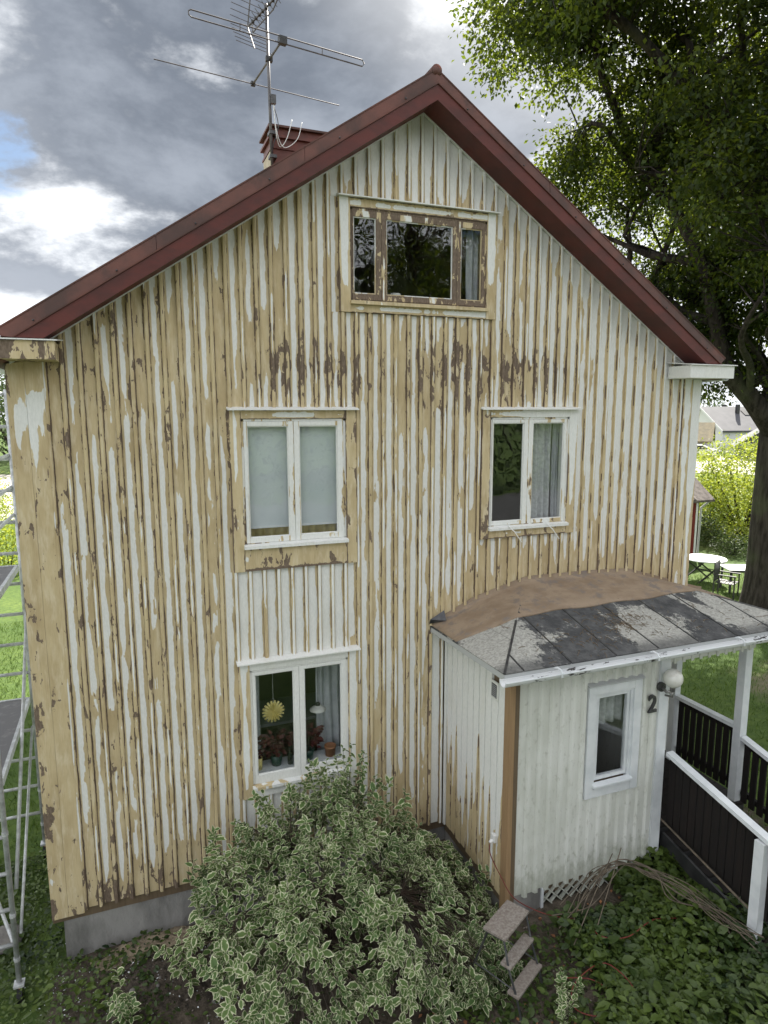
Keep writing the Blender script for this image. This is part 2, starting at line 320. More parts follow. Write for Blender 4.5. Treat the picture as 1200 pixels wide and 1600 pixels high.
# ------------------------------------------------------------------ object helpers
def link(o): COL.objects.link(o); return o
def tag(o, label=None, cat=None, group=None, kind=None):
    if label: o['label'] = label
    if cat: o['category'] = cat
    if group: o['group'] = group
    if kind: o['kind'] = kind
    return o
def empty(name, loc, label=None, cat=None, group=None):
    o = bpy.data.objects.new(name, None); o.location = loc; o.empty_display_size = .2; link(o); return tag(o, label, cat, group)
def adopt(o, p):
    if p is None: return o
    o.parent = p
    m = Matrix.Translation(p.location) if p.type == 'EMPTY' else Matrix.Identity(4)
    if p.type == 'EMPTY' and any(p.rotation_euler): m = m @ p.rotation_euler.to_matrix().to_4x4()
    o.matrix_parent_inverse = m.inverted(); return o
class MB:
    def __init__(s): s.v = []; s.f = []; s.w = []
    def add(s, vs, fs, ws=None):
        b = len(s.v); s.v += [tuple(x) for x in vs]; s.f += [tuple(i+b for i in q) for q in fs]
        if ws: s.w += ws
        return s
    def box(s, x0, x1, y0, y1, z0, z1):
        return s.add([(x0, y0, z0), (x1, y0, z0), (x1, y1, z0), (x0, y1, z0), (x0, y0, z1), (x1, y0, z1), (x1, y1, z1), (x0, y1, z1)],
                     [(0, 3, 2, 1), (4, 5, 6, 7), (0, 1, 5, 4), (1, 2, 6, 5), (2, 3, 7, 6), (3, 0, 4, 7)])
    def obox(s, c, ax, ay, az):     # oriented box: centre and three half vectors
        c, ax, ay, az = map(Vector, (c, ax, ay, az))
        vs = [c+i*ax+j*ay+k*az for k in (-1, 1) for (i, j) in ((-1, -1), (1, -1), (1, 1), (-1, 1))]
        return s.add(vs, [(0, 3, 2, 1), (4, 5, 6, 7), (0, 1, 5, 4), (1, 2, 6, 5), (2, 3, 7, 6), (3, 0, 4, 7)])
    def bar(s, p0, p1, w, h, up=(0, 0, 1)):   # rectangular bar from p0 to p1
        p0, p1 = Vector(p0), Vector(p1); d = p1-p0; dn = d.normalized(); up = Vector(up); sd = dn.cross(up).normalized(); u2 = sd.cross(dn)
        return s.obox((p0+p1)/2, d/2, sd*(w/2), u2*(h/2))
    def tube(s, pts, r, n=8, cap=True):
        pts = [Vector(p) for p in pts]; rs = r if isinstance(r, (list, tuple)) else [r]*len(pts); b = len(s.v); ref = None
        for i, p in enumerate(pts):
            d = (pts[min(i+1, len(pts)-1)]-pts[max(i-1, 0)]).normalized()
            if ref is None: ref = d.orthogonal().normalized()
            ref = (ref-d*ref.dot(d)); ref = ref.normalized() if ref.length > 1e-6 else d.orthogonal().normalized(); q = d.cross(ref)
            s.v += [tuple(p+(ref*math.cos(6.28318*k/n)+q*math.sin(6.28318*k/n))*rs[i]) for k in range(n)]
        for i in range(len(pts)-1):
            for k in range(n): s.f.append((b+i*n+k, b+i*n+(k+1) % n, b+(i+1)*n+(k+1) % n, b+(i+1)*n+k))
        if cap: s.f.append(tuple(b+k for k in range(n))[::-1]); s.f.append(tuple(b+(len(pts)-1)*n+k for k in range(n)))
        return s
    def lathe(s, c, prof, n=16, ang=6.28318):
        c = Vector(c); b = len(s.v)
        for (r, z) in prof: s.v += [tuple(c+Vector((r*math.cos(6.28318*k/n), r*math.sin(6.28318*k/n), z))) for k in range(n)]
        for i in range(len(prof)-1):
            for k in range(n): s.f.append((b+i*n+k, b+i*n+(k+1) % n, b+(i+1)*n+(k+1) % n, b+(i+1)*n+k))
        return s
    def sphere(s, c, r, n=20, m=12, sz=1.0):
        return s.lathe(c, [(max(1e-4, r*math.sin(math.pi*i/m)), -r*sz*math.cos(math.pi*i/m)) for i in range(m+1)], n)
    def poly(s, pts, thick):       # extruded polygon along vector 'thick'
        t = Vector(thick); n = len(pts); vs = [Vector(p) for p in pts]; vs += [p+t for p in vs]
        return s.add(vs, [tuple(range(n))[::-1], tuple(range(n, 2*n))]+[(i, (i+1) % n, n+(i+1) % n, n+i) for i in range(n)])
    def build(s, name, mat, parent=None, smooth=False, bevel=0):
        me = bpy.data.meshes.new(name); me.from_pydata(s.v, [], s.f); me.materials.append(MT[mat] if isinstance(mat, str) else mat)
        if s.w:
            at = me.attributes.new('wear', 'FLOAT_COLOR', 'POINT'); at.data.foreach_set('color', np.array(s.w, dtype=np.float32).ravel())
        if smooth: me.polygons.foreach_set('use_smooth', [True]*len(me.polygons))
        me.update(); o = link(bpy.data.objects.new(name, me)); adopt(o, parent)
        if bevel:
            bv = o.modifiers.new('bevel', 'BEVEL'); bv.width = bevel; bv.segments = 2; bv.limit_method = 'ANGLE'
        return o
def np_mesh(name, V, F, mat, parent=None, attrs=None, smooth=False):
    me = bpy.data.meshes.new(name); V = np.asarray(V, np.float32); F = np.asarray(F, np.int32); k = F.shape[1]
    me.vertices.add(len(V)); me.vertices.foreach_set('co', V.ravel()); me.loops.add(F.size); me.loops.foreach_set('vertex_index', F.ravel())
    me.polygons.add(len(F)); me.polygons.foreach_set('loop_start', np.arange(0, F.size, k, dtype=np.int32)); me.polygons.foreach_set('loop_total', np.full(len(F), k, np.int32))
    for n, a in (attrs or {}).items():
        at = me.attributes.new(n, 'FLOAT', 'POINT'); at.data.foreach_set('value', np.asarray(a, np.float32))
    me.materials.append(MT[mat]); me.update(calc_edges=True); me.validate()
    if smooth: me.polygons.foreach_set('use_smooth', [True]*len(me.polygons))
    return adopt(link(bpy.data.objects.new(name, me)), parent)

# ------------------------------------------------------------------ leaves (numpy)
OVAL_V = np.array([(0, 0, 0), (0, 1, -.10), (0, .34, -.02), (0, .68, -.03), (-.27, .30, .045), (-.23, .66, .03), (.27, .30, .045), (.23, .66, .03)], np.float32)
OVAL_F = np.array([(0, 6, 2, 2), (0, 2, 4, 4), (6, 7, 3, 2), (4, 2, 3, 5), (7, 1, 3, 3), (5, 3, 1, 1)])
OVAL_T = np.array([(0, 6, 2), (0, 2, 4), (6, 7, 3), (6, 3, 2), (4, 2, 3), (4, 3, 5), (7, 1, 3), (5, 3, 1)], np.int32)
OVAL_E = np.array([.8, 1, 0, .1, 1, 1, 1, 1], np.float32)
KITE_V = np.array([(0, 0, 0), (.30, .5, .05), (0, 1, -.12), (-.30, .5, .05), (0, .5, -.03)], np.float32)
KITE_T = np.array([(0, 1, 4), (1, 2, 4), (2, 3, 4), (3, 0, 4)], np.int32)
def norm(a): return a/np.maximum(np.linalg.norm(a, axis=-1, keepdims=True), 1e-6)
def frames(D, Nn):
    Y = norm(D); X = norm(np.cross(Y, Nn)); Z = np.cross(X, Y); return X, Y, Z
def leaves(P, D, Nn, S, shape='kite'):
    v0, t0 = (KITE_V, KITE_T) if shape == 'kite' else (OVAL_V, OVAL_T)
    X, Y, Z = frames(D, Nn); n = len(P); k = len(v0)
    V = P[:, None]+S[:, None, None]*(v0[None, :, 0:1]*X[:, None]+v0[None, :, 1:2]*Y[:, None]+v0[None, :, 2:3]*Z[:, None])
    F = t0[None]+(np.arange(n)*k)[:, None, None]
    return V.reshape(-1, 3), F.reshape(-1, 3), k
def leaf_object(name, P, D, Nn, S, mat, parent=None, shape='kite', tone=None):
    V, F, k = leaves(P, D, Nn, S, shape)
    tone = RNG.random(len(P)) if tone is None else tone
    at = {'tone': np.repeat(tone, k)}
    if shape == 'oval': at['edge'] = np.tile(OVAL_E, len(P))
    return np_mesh(name, V, F, mat, parent, at)

# ------------------------------------------------------------------ ground
def gz(x, y):
    def ss(a, b, t): t = np.clip((t-a)/(b-a), 0, 1); return t*t*(3-2*t)
    z = .50*ss(1.2, 4.6, x)+.15*ss(4.6, 6.5, x)
    z = z+.17*ss(-1.35, -.85, x)*(1-ss(1.2, 4.6, x))*ss(-1.6, -.5, y)
    z = z*ss(-9, -4, y)+0*z
    bump = .035*np.sin(x*2.1+y*1.3)*np.sin(y*1.7-x*.8)
    return z+bump*ss(40, 15, np.abs(x)+np.abs(y))
def make_ground():
    def axis(lo, hi):
        a = np.arange(lo, hi+.01, .35); out = [hi+2, hi+5, hi+10, hi+20, hi+45, hi+90, hi+180, hi+420]; inn = [lo-2, lo-5, lo-10, lo-20, lo-45, lo-90, lo-180, lo-420]
        return np.array(sorted(inn)+list(a)+out)
    X, Y = axis(-8, 24), axis(-8, 16); GX, GY = np.meshgrid(X, Y); Z = gz(GX, GY)
    V = np.stack([GX, GY, Z], -1).reshape(-1, 3); nx, ny = len(X), len(Y)
    i, j = np.meshgrid(np.arange(nx-1), np.arange(ny-1)); a = (j*nx+i).ravel()
    o = np_mesh('ground', V, np.stack([a, a+1, a+1+nx, a+nx], -1), 'ground', None, None, True); tag(o, 'lawn and bare earth around the house', 'ground', kind='structure')
make_ground()

# ------------------------------------------------------------------ the house
XL, XR, XA = -1.005, 7.485, 3.24          # left corner, right corner, apex
ZB, ZAP, SL = .737, 9.275, .66            # cladding bottom, wall apex, roof slope
HD = 9.0                                  # house depth
def ztop(x): return ZAP-SL*abs(x-XA)
def zporch(x):                            # where the porch roof meets the gable wall
    return float(np.interp(x, [3.40, 3.98, 4.75, 5.75, 6.4, 7.75], [3.40, 3.66, 3.86, 3.85, 3.82, 3.42]))
WIN = dict(att=(2.26, 4.185, 7.105, 8.295), l2=(1.026, 2.432, 4.30, 6.052), r2=(4.043, 5.44, 4.447, 6.052), l1=(1.03, 2.432, 1.625, 3.262))
def sst(a, b, t): t = min(1, max(0, (t-a)/(b-a))); return t*t*(3-2*t)
def bumpf(x, a, b, s=.25): return sst(a-s, a+s, x)*(1-sst(b-s, b+s, x))
def wear(x, z):
    W = .44; B = .24
    W -= .04*bumpf(z, 0, 5.2, .5)*(1-sst(.2, 1.2, x))          # long stripes low on the left
    W -= .22*sst(4.6, 5.8, z)*(1-sst(.8, 2.2, x))*(1-sst(7.6, 8.2, z))              # mostly scraped high on the left
    W += .26*sst(4.2, 5.6, x)*sst(4.2, 5.0, z)                 # right side keeps its paint
    W += .12*sst(2.4, 3.0, x)*(1-sst(3.9, 4.3, x))*bumpf(z, 1, 5.8)
    W += .45*sst(8.1, 8.9, z)
    d = ztop(x)-z
    W += (.20+.35*sst(2.0, 4.5, x))*(1-sst(.05, .45, d))
    band = bumpf(z, 6.15, 6.80, .22)
    W -= .30*band*bumpf(x, .9, 5.5, .4)
    B += .40*band*max(bumpf(x, 1.45, 2.6, .25), bumpf(x, 3.1, 5.4, .3))
    if 1.02 < x < 2.44 and 3.2 < z < 4.5: W = .86; B = .16
    if 1.02 < x < 2.44 and z < 1.65: W = .9; B = .2
    k = 1-sst(ZB+.08, ZB+.55, z); W -= .75*k; B += .26*k
    if x > 3.35 and z < 5:
        k = 1-sst(0.0, .42, z-zporch(x)); W -= .8*k; B += .06*k
    B += .12*(1-sst(-.2, .8, x)); B -= .30*sst(4.6, 5.8, x)*sst(4.0, 5.0, z)*(1-band*(1-sst(5.2, 5.6, x))); B -= .10*sst(7.6, 8.2, z)
    B += .20*bumpf(z, 8.28, 8.48, .12)*bumpf(x, 2.3, 4.1, .1)
    return W, B
def plank(name, mat, parent, axis, a0, a1, c0, c1, yf, yb, wf, zt=None, zbot=None, dW=0.0, dB=0.0, prof=None, step=.42):
    """one board; axis 'z': runs up from a0 to a1, spans c0..c1 in x.  axis 'x': runs along x, spans c0..c1 in z."""
    n = max(1, int((a1-a0)/step)); ts = [a0+(a1-a0)*i/n for i in range(n+1)]; r = random.random()
    prof = prof or [(0, 1, 0), (0, 0, 0), (1, 0, 1), (1, 1, 1)]   # (across, depth 0 front..1 back, u)
    m = MB(); k = len(prof); vs = []; ws = []; fs = []
    for i, t in enumerate(ts):
        for (pa, pd, pu) in prof:
            c = c0+(c1-c0)*pa; y = yf+(yb-yf)*pd; tt = t
            if axis == 'z':
                if i == n and zt: tt = min(tt, zt(c))
                if i == 0 and zbot: tt = max(tt, zbot(c))
                vs.append((c, y, tt)); W, B = wf(c, tt)
            else: vs.append((tt, y, c)); W, B = wf(tt, c)
            ws.append((W+dW, B+dB, r, pu))
    for i in range(n):
        for j in range(k-1):
            q = (i*k+j, i*k+j+1, (i+1)*k+j+1, (i+1)*k+j); fs.append(q if axis == 'z' else q[::-1])
    fs.append(tuple(range(k))[::-1]); fs.append(tuple(n*k+j for j in range(k)))
    return m.add(vs, fs, ws).build(name, mat, parent)
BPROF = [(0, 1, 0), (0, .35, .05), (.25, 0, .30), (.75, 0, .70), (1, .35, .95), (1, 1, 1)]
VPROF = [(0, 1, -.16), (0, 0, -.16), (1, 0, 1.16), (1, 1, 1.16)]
def const(W, B): return lambda x, z: (W, B)

def pieces(x0, x1, za, zb_):
    """vertical pieces of a strip x0..x1 that the windows leave free"""
    out = []; zs = sorted({za, zb_}|{z for w in WIN.values() for z in w[2:] if za < z < zb_})
    for z0, z1 in zip(zs[:-1], zs[1:]):
        segs = [(x0, x1)]; zm = (z0+z1)/2
        for (a, b, c, d) in WIN.values():
            if c < zm < d:
                segs = [s for q in segs for s in ((q[0], min(q[1], a)), (max(q[0], b), q[1])) if s[1]-s[0] > .012]
        for s in segs:
            for k, o in enumerate(out):
                if o[0:2] == s and abs(o[3]-z0) < 1e-6: out[k] = (*s, o[2], z1); break
            else: out.append((*s, z0, z1))
    return out

def build_window(house, key, lights, gz0, gz1, cw, wc, ws_, sillz, mul=None):
    x0, x1, z0, z1 = WIN[key]; cs = .118; ct = .095
    ix0, ix1, iz1 = x0+cs, x1-cs, z1-ct; iz0 = sillz-.02
    fr = MB()
    for (a, b, c, d) in ((ix0, ix0+.03, iz0, iz1), (ix1-.03, ix1, iz0, iz1), (ix0, ix1, iz1-.028, iz1), (ix0, ix1, iz0, iz0+.03)): fr.box(a, b, .004, .16, c, d)
    w = fr.build('window', 'worn', house)
    me = w.data; at = me.attributes.new('wear', 'FLOAT_COLOR', 'POINT'); at.data.foreach_set('color', np.tile(np.array((ws_[0]-.2, ws_[1]+.1, .3, .5), np.float32), len(me.vertices)))
    lab = {'att': 'wide three-light attic window', 'l2': 'upper window with roller blinds', 'r2': 'upper window with grey curtains', 'l1': 'ground floor window with potted plants'}[key]; w['label'] = lab
    yf = -.014
    plank('casing_board', 'worn', w, 'z', z0+.002, z1-.002, x0, ix0+.004, yf, .03, cw['l'])
    plank('casing_board', 'worn', w, 'z', z0+.002, z1-.002, ix1-.004, x1, yf, .03, cw['r'])
    plank('casing_board', 'worn', w, 'x', ix0+.006, ix1-.006, iz1-.004, z1-.004, yf+.003, .03, cw['t'])
    plank('casing_board', 'worn', w, 'x', ix0+.006, ix1-.006, z0+.004, iz0-.012, yf+.003, .03, cw['b'])
    # drip cap, a thin sloping board with a ragged flaking upper side
    m = MB(); e = .018
    m.poly([(x0-e, .03, z1+.030), (x0-e, -.075, z1+.006), (x0-e, -.075, z1-.006), (x0-e, .03, z1+.006)], (x1-x0+2*e, 0, 0)); m.w = [(1.0, .1, .4, .5)]*8
    m.build('drip_cap', 'worn', w)
    m = MB(); m.poly([(ix0-.005, .02, sillz+.006), (ix0-.005, -.062, sillz-.012), (ix0-.005, -.062, sillz-.045), (ix0-.005, -.016, sillz-.045), (ix0-.005, .02, sillz-.03)], (ix1-ix0+.01, 0, 0)); m.w = [(wc, .2, .7, .5)]*10
    m.build('sill', 'worn', w)
    st = .040
    for i, (a, b) in enumerate(lights):
        lo = ix0+.032 if i == 0 else (lights[i-1][1]+a)/2+.002; hi = ix1-.032 if i == len(lights)-1 else (b+lights[i+1][0])/2-.002
        zb0, zt0 = iz0+.032, iz1-.030; s = MB(); yy = -.002
        def bx(*q):
            s.box(*q); s.w += [(ws_[0], ws_[1], .1+.2*i, u) for u in (.2, .8, .8, .2, .2, .8, .8, .2)]
        bx(lo, a, yy, .045, zb0, zt0); bx(b, hi, yy, .045, zb0, zt0); bx(a, b, yy+.001, .044, gz1, zt0-.001); bx(a, b, yy+.001, .044, zb0+.001, gz0)
        # putty bevel
        sa = s.build('sash', 'worn', w)
        pt = MB(); pb = .012
        for q in ((a-.004, a+pb, .012, .028, gz0, gz1), (b-pb, b+.004, .012, .028, gz0, gz1), (a, b, .0135, .0265, gz1-pb, gz1+.004), (a, b, .0135, .0265, gz0-.004, gz0+pb)):
            pt.box(*q); pt.w += [(min(1.2, ws_[0]+.35), .1, .9, .5)]*8
        pt.build('putty', 'worn', w)
        MB().box(a-.003, b+.003, .020, .024, gz0-.003, gz1+.003).build('pane', 'glass', w)
    if mul:
        pass
    return w, (ix0, ix1, iz0, iz1)

def build_house():
    H = empty('house', (XA, 0, 0), 'two-storey wooden house with scraped ochre and white gable under red roof', 'house')
    # --- sheathing behind the boards, with openings
    op = {k: (v[0]+.1, v[1]-.1, v[2]+.12, v[3]-.08) for k, v in WIN.items()}
    save = dict(WIN); WIN.update(op); m = MB()
    xs = sorted({XL, XA, XR}|{e for v in op.values() for e in v[:2]})
    for a, b in zip(xs[:-1], xs[1:]):
        for (p, q, c, d) in pieces(a, b, .62, 9.9):
            ta, tb = (min(d, ztop(p)-.01), min(d, ztop(q)-.01))
            if max(ta, tb) <= c: continue
            m.add([(p, .058, c), (q, .058, c), (q, .15, c), (p, .15, c), (p, .058, ta), (q, .058, tb), (q, .15, tb), (p, .15, ta)], [(0, 3, 2, 1), (4, 5, 6, 7), (0, 1, 5, 4), (1, 2, 6, 5), (2, 3, 7, 6), (3, 0, 4, 7)])
    WIN.update(save)
    gw = m.build('gable_wall', 'rawwood', H); gw['label'] = 'gable wall with scraped vertical boards and battens'
    # --- boards and battens
    P0, PP, NB = -.680, .1567, 50
    for k in range(NB):
        xa, xb = P0+PP*k, P0+PP*(k+1)
        for (a, b, c, d) in pieces(xa+.004, xb-.004, ZB-random.uniform(0, .012), 9.6):
            if min(ztop(a), ztop(b)) < c+.03: continue
            spans = [(c, d)]
            xm = (a+b)/2
            if 3.62 < xm < 5.70 and c < 3.0: spans = [(zporch(xm)+.012, d)]
            elif xm >= 3.38 and c < 3.0: spans = [(c, min(d, zporch(xm)-.10)), (zporch(xm)+.012, d)]
            for (c2, d2) in spans:
                top = max(ztop(a), ztop(b)) < d2 or ztop(xm) < d2+.3
                zb_ = (lambda x: zporch(x)+.012) if abs(c2-zporch(xm)-.012) < 1e-6 else None
                w0 = (lambda x, z: (.98, .2)) if d2 < 3.7 and xm > 3.4 and c2 < 1 else wear
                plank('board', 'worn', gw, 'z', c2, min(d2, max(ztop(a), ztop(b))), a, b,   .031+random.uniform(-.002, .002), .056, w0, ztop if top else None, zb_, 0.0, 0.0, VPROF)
    for k in range(NB+1):
        xc = P0+PP*k
        for (a, b, c, d) in pieces(xc-.021, xc+.021, ZB-.012, 9.6):
            if b-a < .03 or ztop(xc) < c+.03: continue
            spans = [(c, d)]
            if 3.60 < xc < 5.70 and c < 3.0: spans = [(zporch(xc)+.015, d)]
            elif xc >= 3.38 and c < 3.0: spans = [(c, min(d, zporch(xc)-.10)), (zporch(xc)+.015, d)]
            for (c2, d2) in spans:
                w0 = (lambda x, z: (.7, .3)) if d2 < 3.7 and xc > 3.4 and c2 < 1 else wear
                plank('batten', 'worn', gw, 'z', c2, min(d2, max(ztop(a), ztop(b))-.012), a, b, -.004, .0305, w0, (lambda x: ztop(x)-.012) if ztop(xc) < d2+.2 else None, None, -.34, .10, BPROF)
    # corner boards
    lc = lambda x, z: (-.45+1.0*bumpf(z, 5.75, 6.25, .12)*(x > -.86)+.55*bumpf(z, 1.1, 1.5, .15), .30+.22*(1-sst(-1.0, -.95, x))+.2*(1-sst(ZB, ZB+.2, z)))
    CP = [(0, 1, .3), (0, 0, .3), (1, 0, .7), (1, 1, .7)]
    plank('corner_board', 'worn', H, 'z', ZB-.03, 6.5, XL, -.846, -.010, .049, lc, ztop, None, 0, 0, CP)
    plank('corner_board', 'worn', H, 'z', ZB-.03, 6.6, -.844, -.690, -.0095, .049, lc, ztop, None, 0, 0, CP)
    rc = lambda x, z: (1.15*sst(4.5, 5.0, z)+.15-.2*sst(7.45, 7.48, x), .18)
    plank('corner_board', 'worn', H, 'z', ZB-.03, 6.55, 7.178, 7.335, -.009, .049, lambda x, z: (.75 if z > 5.6 else .35, .15), ztop)
    plank('corner_board', 'worn', H, 'z', ZB-.03, 6.45, 7.338, XR, -.011, .049, rc, ztop)
    # trim strip right under the roof
    for sx in (-1, 1):
        m = MB(); xe = XA+sx*4.2; p = [(XA, .018, ZAP-.002), (xe, .018, ztop(xe)-.002), (xe, .018, ztop(xe)-.034), (XA, .018, ZAP-.036)]
        m.poly(p if sx < 0 else p[::-1], (0, -.03, 0)); m.w = [(.95, .2, .2, .5)]*len(m.v); m.build('rake_trim', 'worn', H)
    # --- plinth, other walls, inner floors
    m = MB(); m.box(XL+.10, XR-.10, .07, .30, -.4, .70); m.box(XL+.10, XL+.35, .30, HD, -.4, .70); m.box(XR-.35, XR-.10, .30, HD, -.4, .70); m.build('plinth', 'concrete', H)
    for nm, a, b in (('side_wall', XL+.002, XL+.14), ('side_wall', XR-.14, XR-.002)):
        m = MB(); m.box(a, b, .152, HD, .60, 6.44); m.w = [(.5, .3, .5, .5)]*8; m.build(nm, 'worn', H)
    m = MB(); m.poly([(XL, HD, .6), (XR, HD, .6), (XR, HD, ztop(XR)-.02), (XA, HD, ZAP-.02), (XL, HD, ztop(XL)-.02)], (0, -.12, 0)); m.w = [(.5, .3, .5, .5)]*10; m.build('back_wall', 'worn', H)
    for z in (.95, 3.72, 6.48): MB().box(XL+.15, XR-.15, .155, HD-.13, z-.2, z).build('interior_floor', 'floor', H)
    MB().poly([(XL+.15, 3.6, .96), (XR-.15, 3.6, .96), (XR-.15, 3.6, 6.4), (XA, 3.6, 9.1), (XL+.15, 3.6, 6.4)], (0, .1, 0)).build('interior_wall', 'inwall', H)
    # --- roof
    rf = MB()
    for sx in (-1, 1):
        xe = XA+sx*4.30
        za, ze = ZAP, ZAP-SL*4.30
        q = [(XA, -.30, za+.004), (xe, -.30, ze+.004), (xe, -.30, ze+.20), (XA, -.30, za+.25)]
        rf.poly(q if sx > 0 else q[::-1], (0, HD+.6, 0))
    R = rf.build('roof', 'redcap', H); R['label'] = 'dark red pitched roof with overhanging verge'
    for sx in (-1, 1):
        f = lambda x, o: ZAP-SL*abs(x-XA)+o; zc = 6.685 if sx < 0 else 6.64; ce = lambda o: XA+sx*min(4.30, (ZAP+o-zc)/SL)   # verge boards end on the eave box
        # soffit board, barge board, metal verge cap with a folded lip
        a, b = ce(-.022), ce(.002); q = [(XA, -.33, ZAP-.022), (a, -.33, f(a, -.022)), (b, -.33, f(b, .002)), (XA, -.33, ZAP+.002)]
        MB().poly(q if sx > 0 else q[::-1], (0, .345, 0)).build('soffit', 'red', R)
        a, b = ce(-.035), ce(.125); q = [(XA, -.362, ZAP-.035), (a, -.362, f(a, -.035)), (b, -.362, f(b, .125)), (XA, -.362, ZAP+.125)]
        MB().poly(q if sx > 0 else q[::-1], (0, .03, 0)).build('barge_board', 'red', R)
        a, b = ce(.118), ce(.132); q = [(XA, -.376, ZAP+.118), (a, -.376, f(a, .118)), (b, -.376, f(b, .132)), (XA, -.376, ZAP+.132)]
        MB().poly(q if sx > 0 else q[::-1], (0, .045, 0)).build('verge_lip', 'redcap', R)
        nseg = 3
        for i in range(nseg):
            xa = XA+sx*4.30*i/nseg; xb = XA+sx*(4.30*(i+1)/nseg-.004); o = .0025*(i % 2)
            xl = XA+sx*min(abs(xb-XA), abs(ce(.130)-XA)); q = [(xa, -.352-o, f(xa, .130)), (xl, -.352-o, f(xl, .130)), (xb, -.330-o, f(xb, .275)), (xa, -.330-o, f(xa, .275))]
            MB().poly(q if sx > 0 else q[::-1], (0, .06, 0)).build('verge_cap', 'redcap', R)
            c = [(xa, -.336-o, f(xa, .270)), (xb, -.336-o, f(xb, .270)), (xb, .10, f(xb, .292)), (xa, .10, f(xa, .292))]
            MB().poly(c if sx > 0 else c[::-1], (0, 0, .015)).build('verge_top', 'redcap', R)
            for t in (.25, .75):
                xs_ = xa+(xb-xa)*t; MB().sphere((xs_, -.354-o, f(xs_, .165)), .009, 8, 6).build('screw', 'dark', R)
    MB().tube([(XA, -.338, ZAP+.262), (XA, HD+.3, ZAP+.262)], .058, 14).build('ridge_cap', 'redcap', R, True)
    # eave boxes at both corners
    m = MB(); m.box(-1.36, -.54, -.375, .015, 6.50, 6.662); m.w = [(-.4, .60, .2, .5)]*8; eb = m.build('eave_box', 'worn', H)
    m = MB(); m.poly([(-1.38, -.40, 6.664), (-.515, -.40, 6.664), (-.495, .017, 6.70), (-1.38, .017, 6.70)], (0, 0, .012)); m.w = [(1.0, .2, .2, .5)]*8; m.build('box_flashing', 'worn', eb)
    m = MB(); m.box(6.90, 7.66, -.375, .015, 6.455, 6.615); m.w = [(1.1, .1, .2, .5)]*8; eb = m.build('eave_box', 'worn', H)
    m = MB(); m.poly([(6.88, -.40, 6.617), (7.69, -.40, 6.617), (7.69, .017, 6.66), (6.88, .017, 6.66)], (0, 0, .012)); m.w = [(1.1, .0, .2, .5)]*8; m.build('box_flashing', 'worn', eb)
    for sx in (-1, 1):
        xe = XA+sx*4.34
        m = MB(); pr = [(.065*math.cos(a), .065*math.sin(a)) for a in np.linspace(math.pi, 2*math.pi, 9)]
        vs = []; 
        for y in (-.28, HD+.3): vs += [(xe+sx*.05+p[0], y, 6.49+p[1]) for p in pr]+[(xe+sx*.05+p[0]*.93, y, 6.494+p[1]*.93) for p in pr[::-1]]
        n = len(vs)//2; m.add(vs, [(i, (i+1) % n, n+(i+1) % n, n+i) for i in range(n)]+[tuple(range(n))[::-1], tuple(range(n, 2*n))]); m.build('gutter', 'white', H)
    m = MB().tube([(7.64, .25, 6.44), (7.64, .25, 6.34), (7.60, .25, 6.16), (7.57, .25, 6.05), (7.57, .25, .7)], .045, 12); m.build('downpipe', 'pipe', H, True)
    # chimney
    m = MB(); m.box(2.105, 3.15, 2.5, 3.08, 8.2, 9.86); ch = m.build('chimney', 'chim', H); ch['label'] = 'sheet-metal clad chimney, one side cream'
    MB().box(2.094, 2.104, 2.53, 3.05, 8.3, 9.58).build('side_panel', 'cream', ch)
    MB().box(2.065, 3.19, 2.46, 3.12, 9.73, 9.765).build('cap_ledge', 'chim', ch)
    MB().box(2.055, 3.20, 2.45, 3.13, 9.861, 9.888).build('chimney_cap', 'redcap', ch)
    MB().box(2.085, 3.17, 2.482, 3.10, 9.59, 9.62).build('cap_ledge', 'chim', ch)
    # --- windows
    och = const(.18, .22); wht = const(1.1, .1)
    build_window(H, 'att', [(2.422, 2.684), (2.805, 3.622), (3.727, 4.000)], 7.308, 8.108,
                 dict(l=lambda x, z: (.55*bumpf(z, 7.55, 7.85, .15)+.12+.8*sst(8.15, 8.28, z), .25), r=lambda x, z: (.85-.9*(1-sst(7.2, 7.45, z)), .2), t=lambda x, z: (.35, .42), b=lambda x, z: (.25+.5*sst(3.3, 3.9, x), .12)), -.3, (-.15, .80), 7.235)
    build_window(H, 'l2', [(1.212, 1.657), (1.777, 2.215)], 4.668, 5.878, dict(l=const(-.05, .34), r=const(.0, .38), t=lambda x, z: (.75*bumpf(x, 1.35, 2.05, .1)-.1, .34), b=lambda x, z: (-.15+.7*bumpf(x, 1.8, 2.2, .1), .42)), 1.1, (.60, .52), 4.60)
    build_window(H, 'r2', [(4.210, 4.650), (4.781, 5.246)], 4.655, 5.886, dict(l=lambda x, z: (-.05, .40+.4*(1-sst(4.6, 4.8, z))), r=lambda x, z: (.15+.9*sst(5.3, 5.6, z), .12), t=lambda x, z: (.1+1.0*sst(4.5, 4.65, x), .28), b=const(-.15, .46)), 1.1, (.62, .50), 4.60)
    build_window(H, 'l1', [(1.209, 1.656), (1.777, 2.229)], 1.885, 3.098, dict(l=lambda x, z: (.75-.75*bumpf(z, 2.55, 3.05, .12)-.8*(1-sst(1.9, 2.3, z)), .1), r=lambda x, z: (.75-.5*bumpf(z, 1.8, 2.45, .15)*(x > 2.38), .1), t=wht, b=wht), .35, (1.15, .1), 1.78)
    MB().box(1.16, 2.30, .10, .34, 1.845, 1.868).build('window_board', 'white', H)
    MB().box(2.40, 4.05, .10, .34, 7.270, 7.292).build('window_board', 'white', H)
    # two casement stays hanging out under the right upper window
    for x in (4.42, 4.98):
        tag(MB().tube([(x, -.052, 4.605), (x+.05, -.13, 4.54), (x+.135, -.16, 4.41)], .006, 6).build('window_stay', 'whiteplastic', H), None)
    return H
HOUSE = build_house()

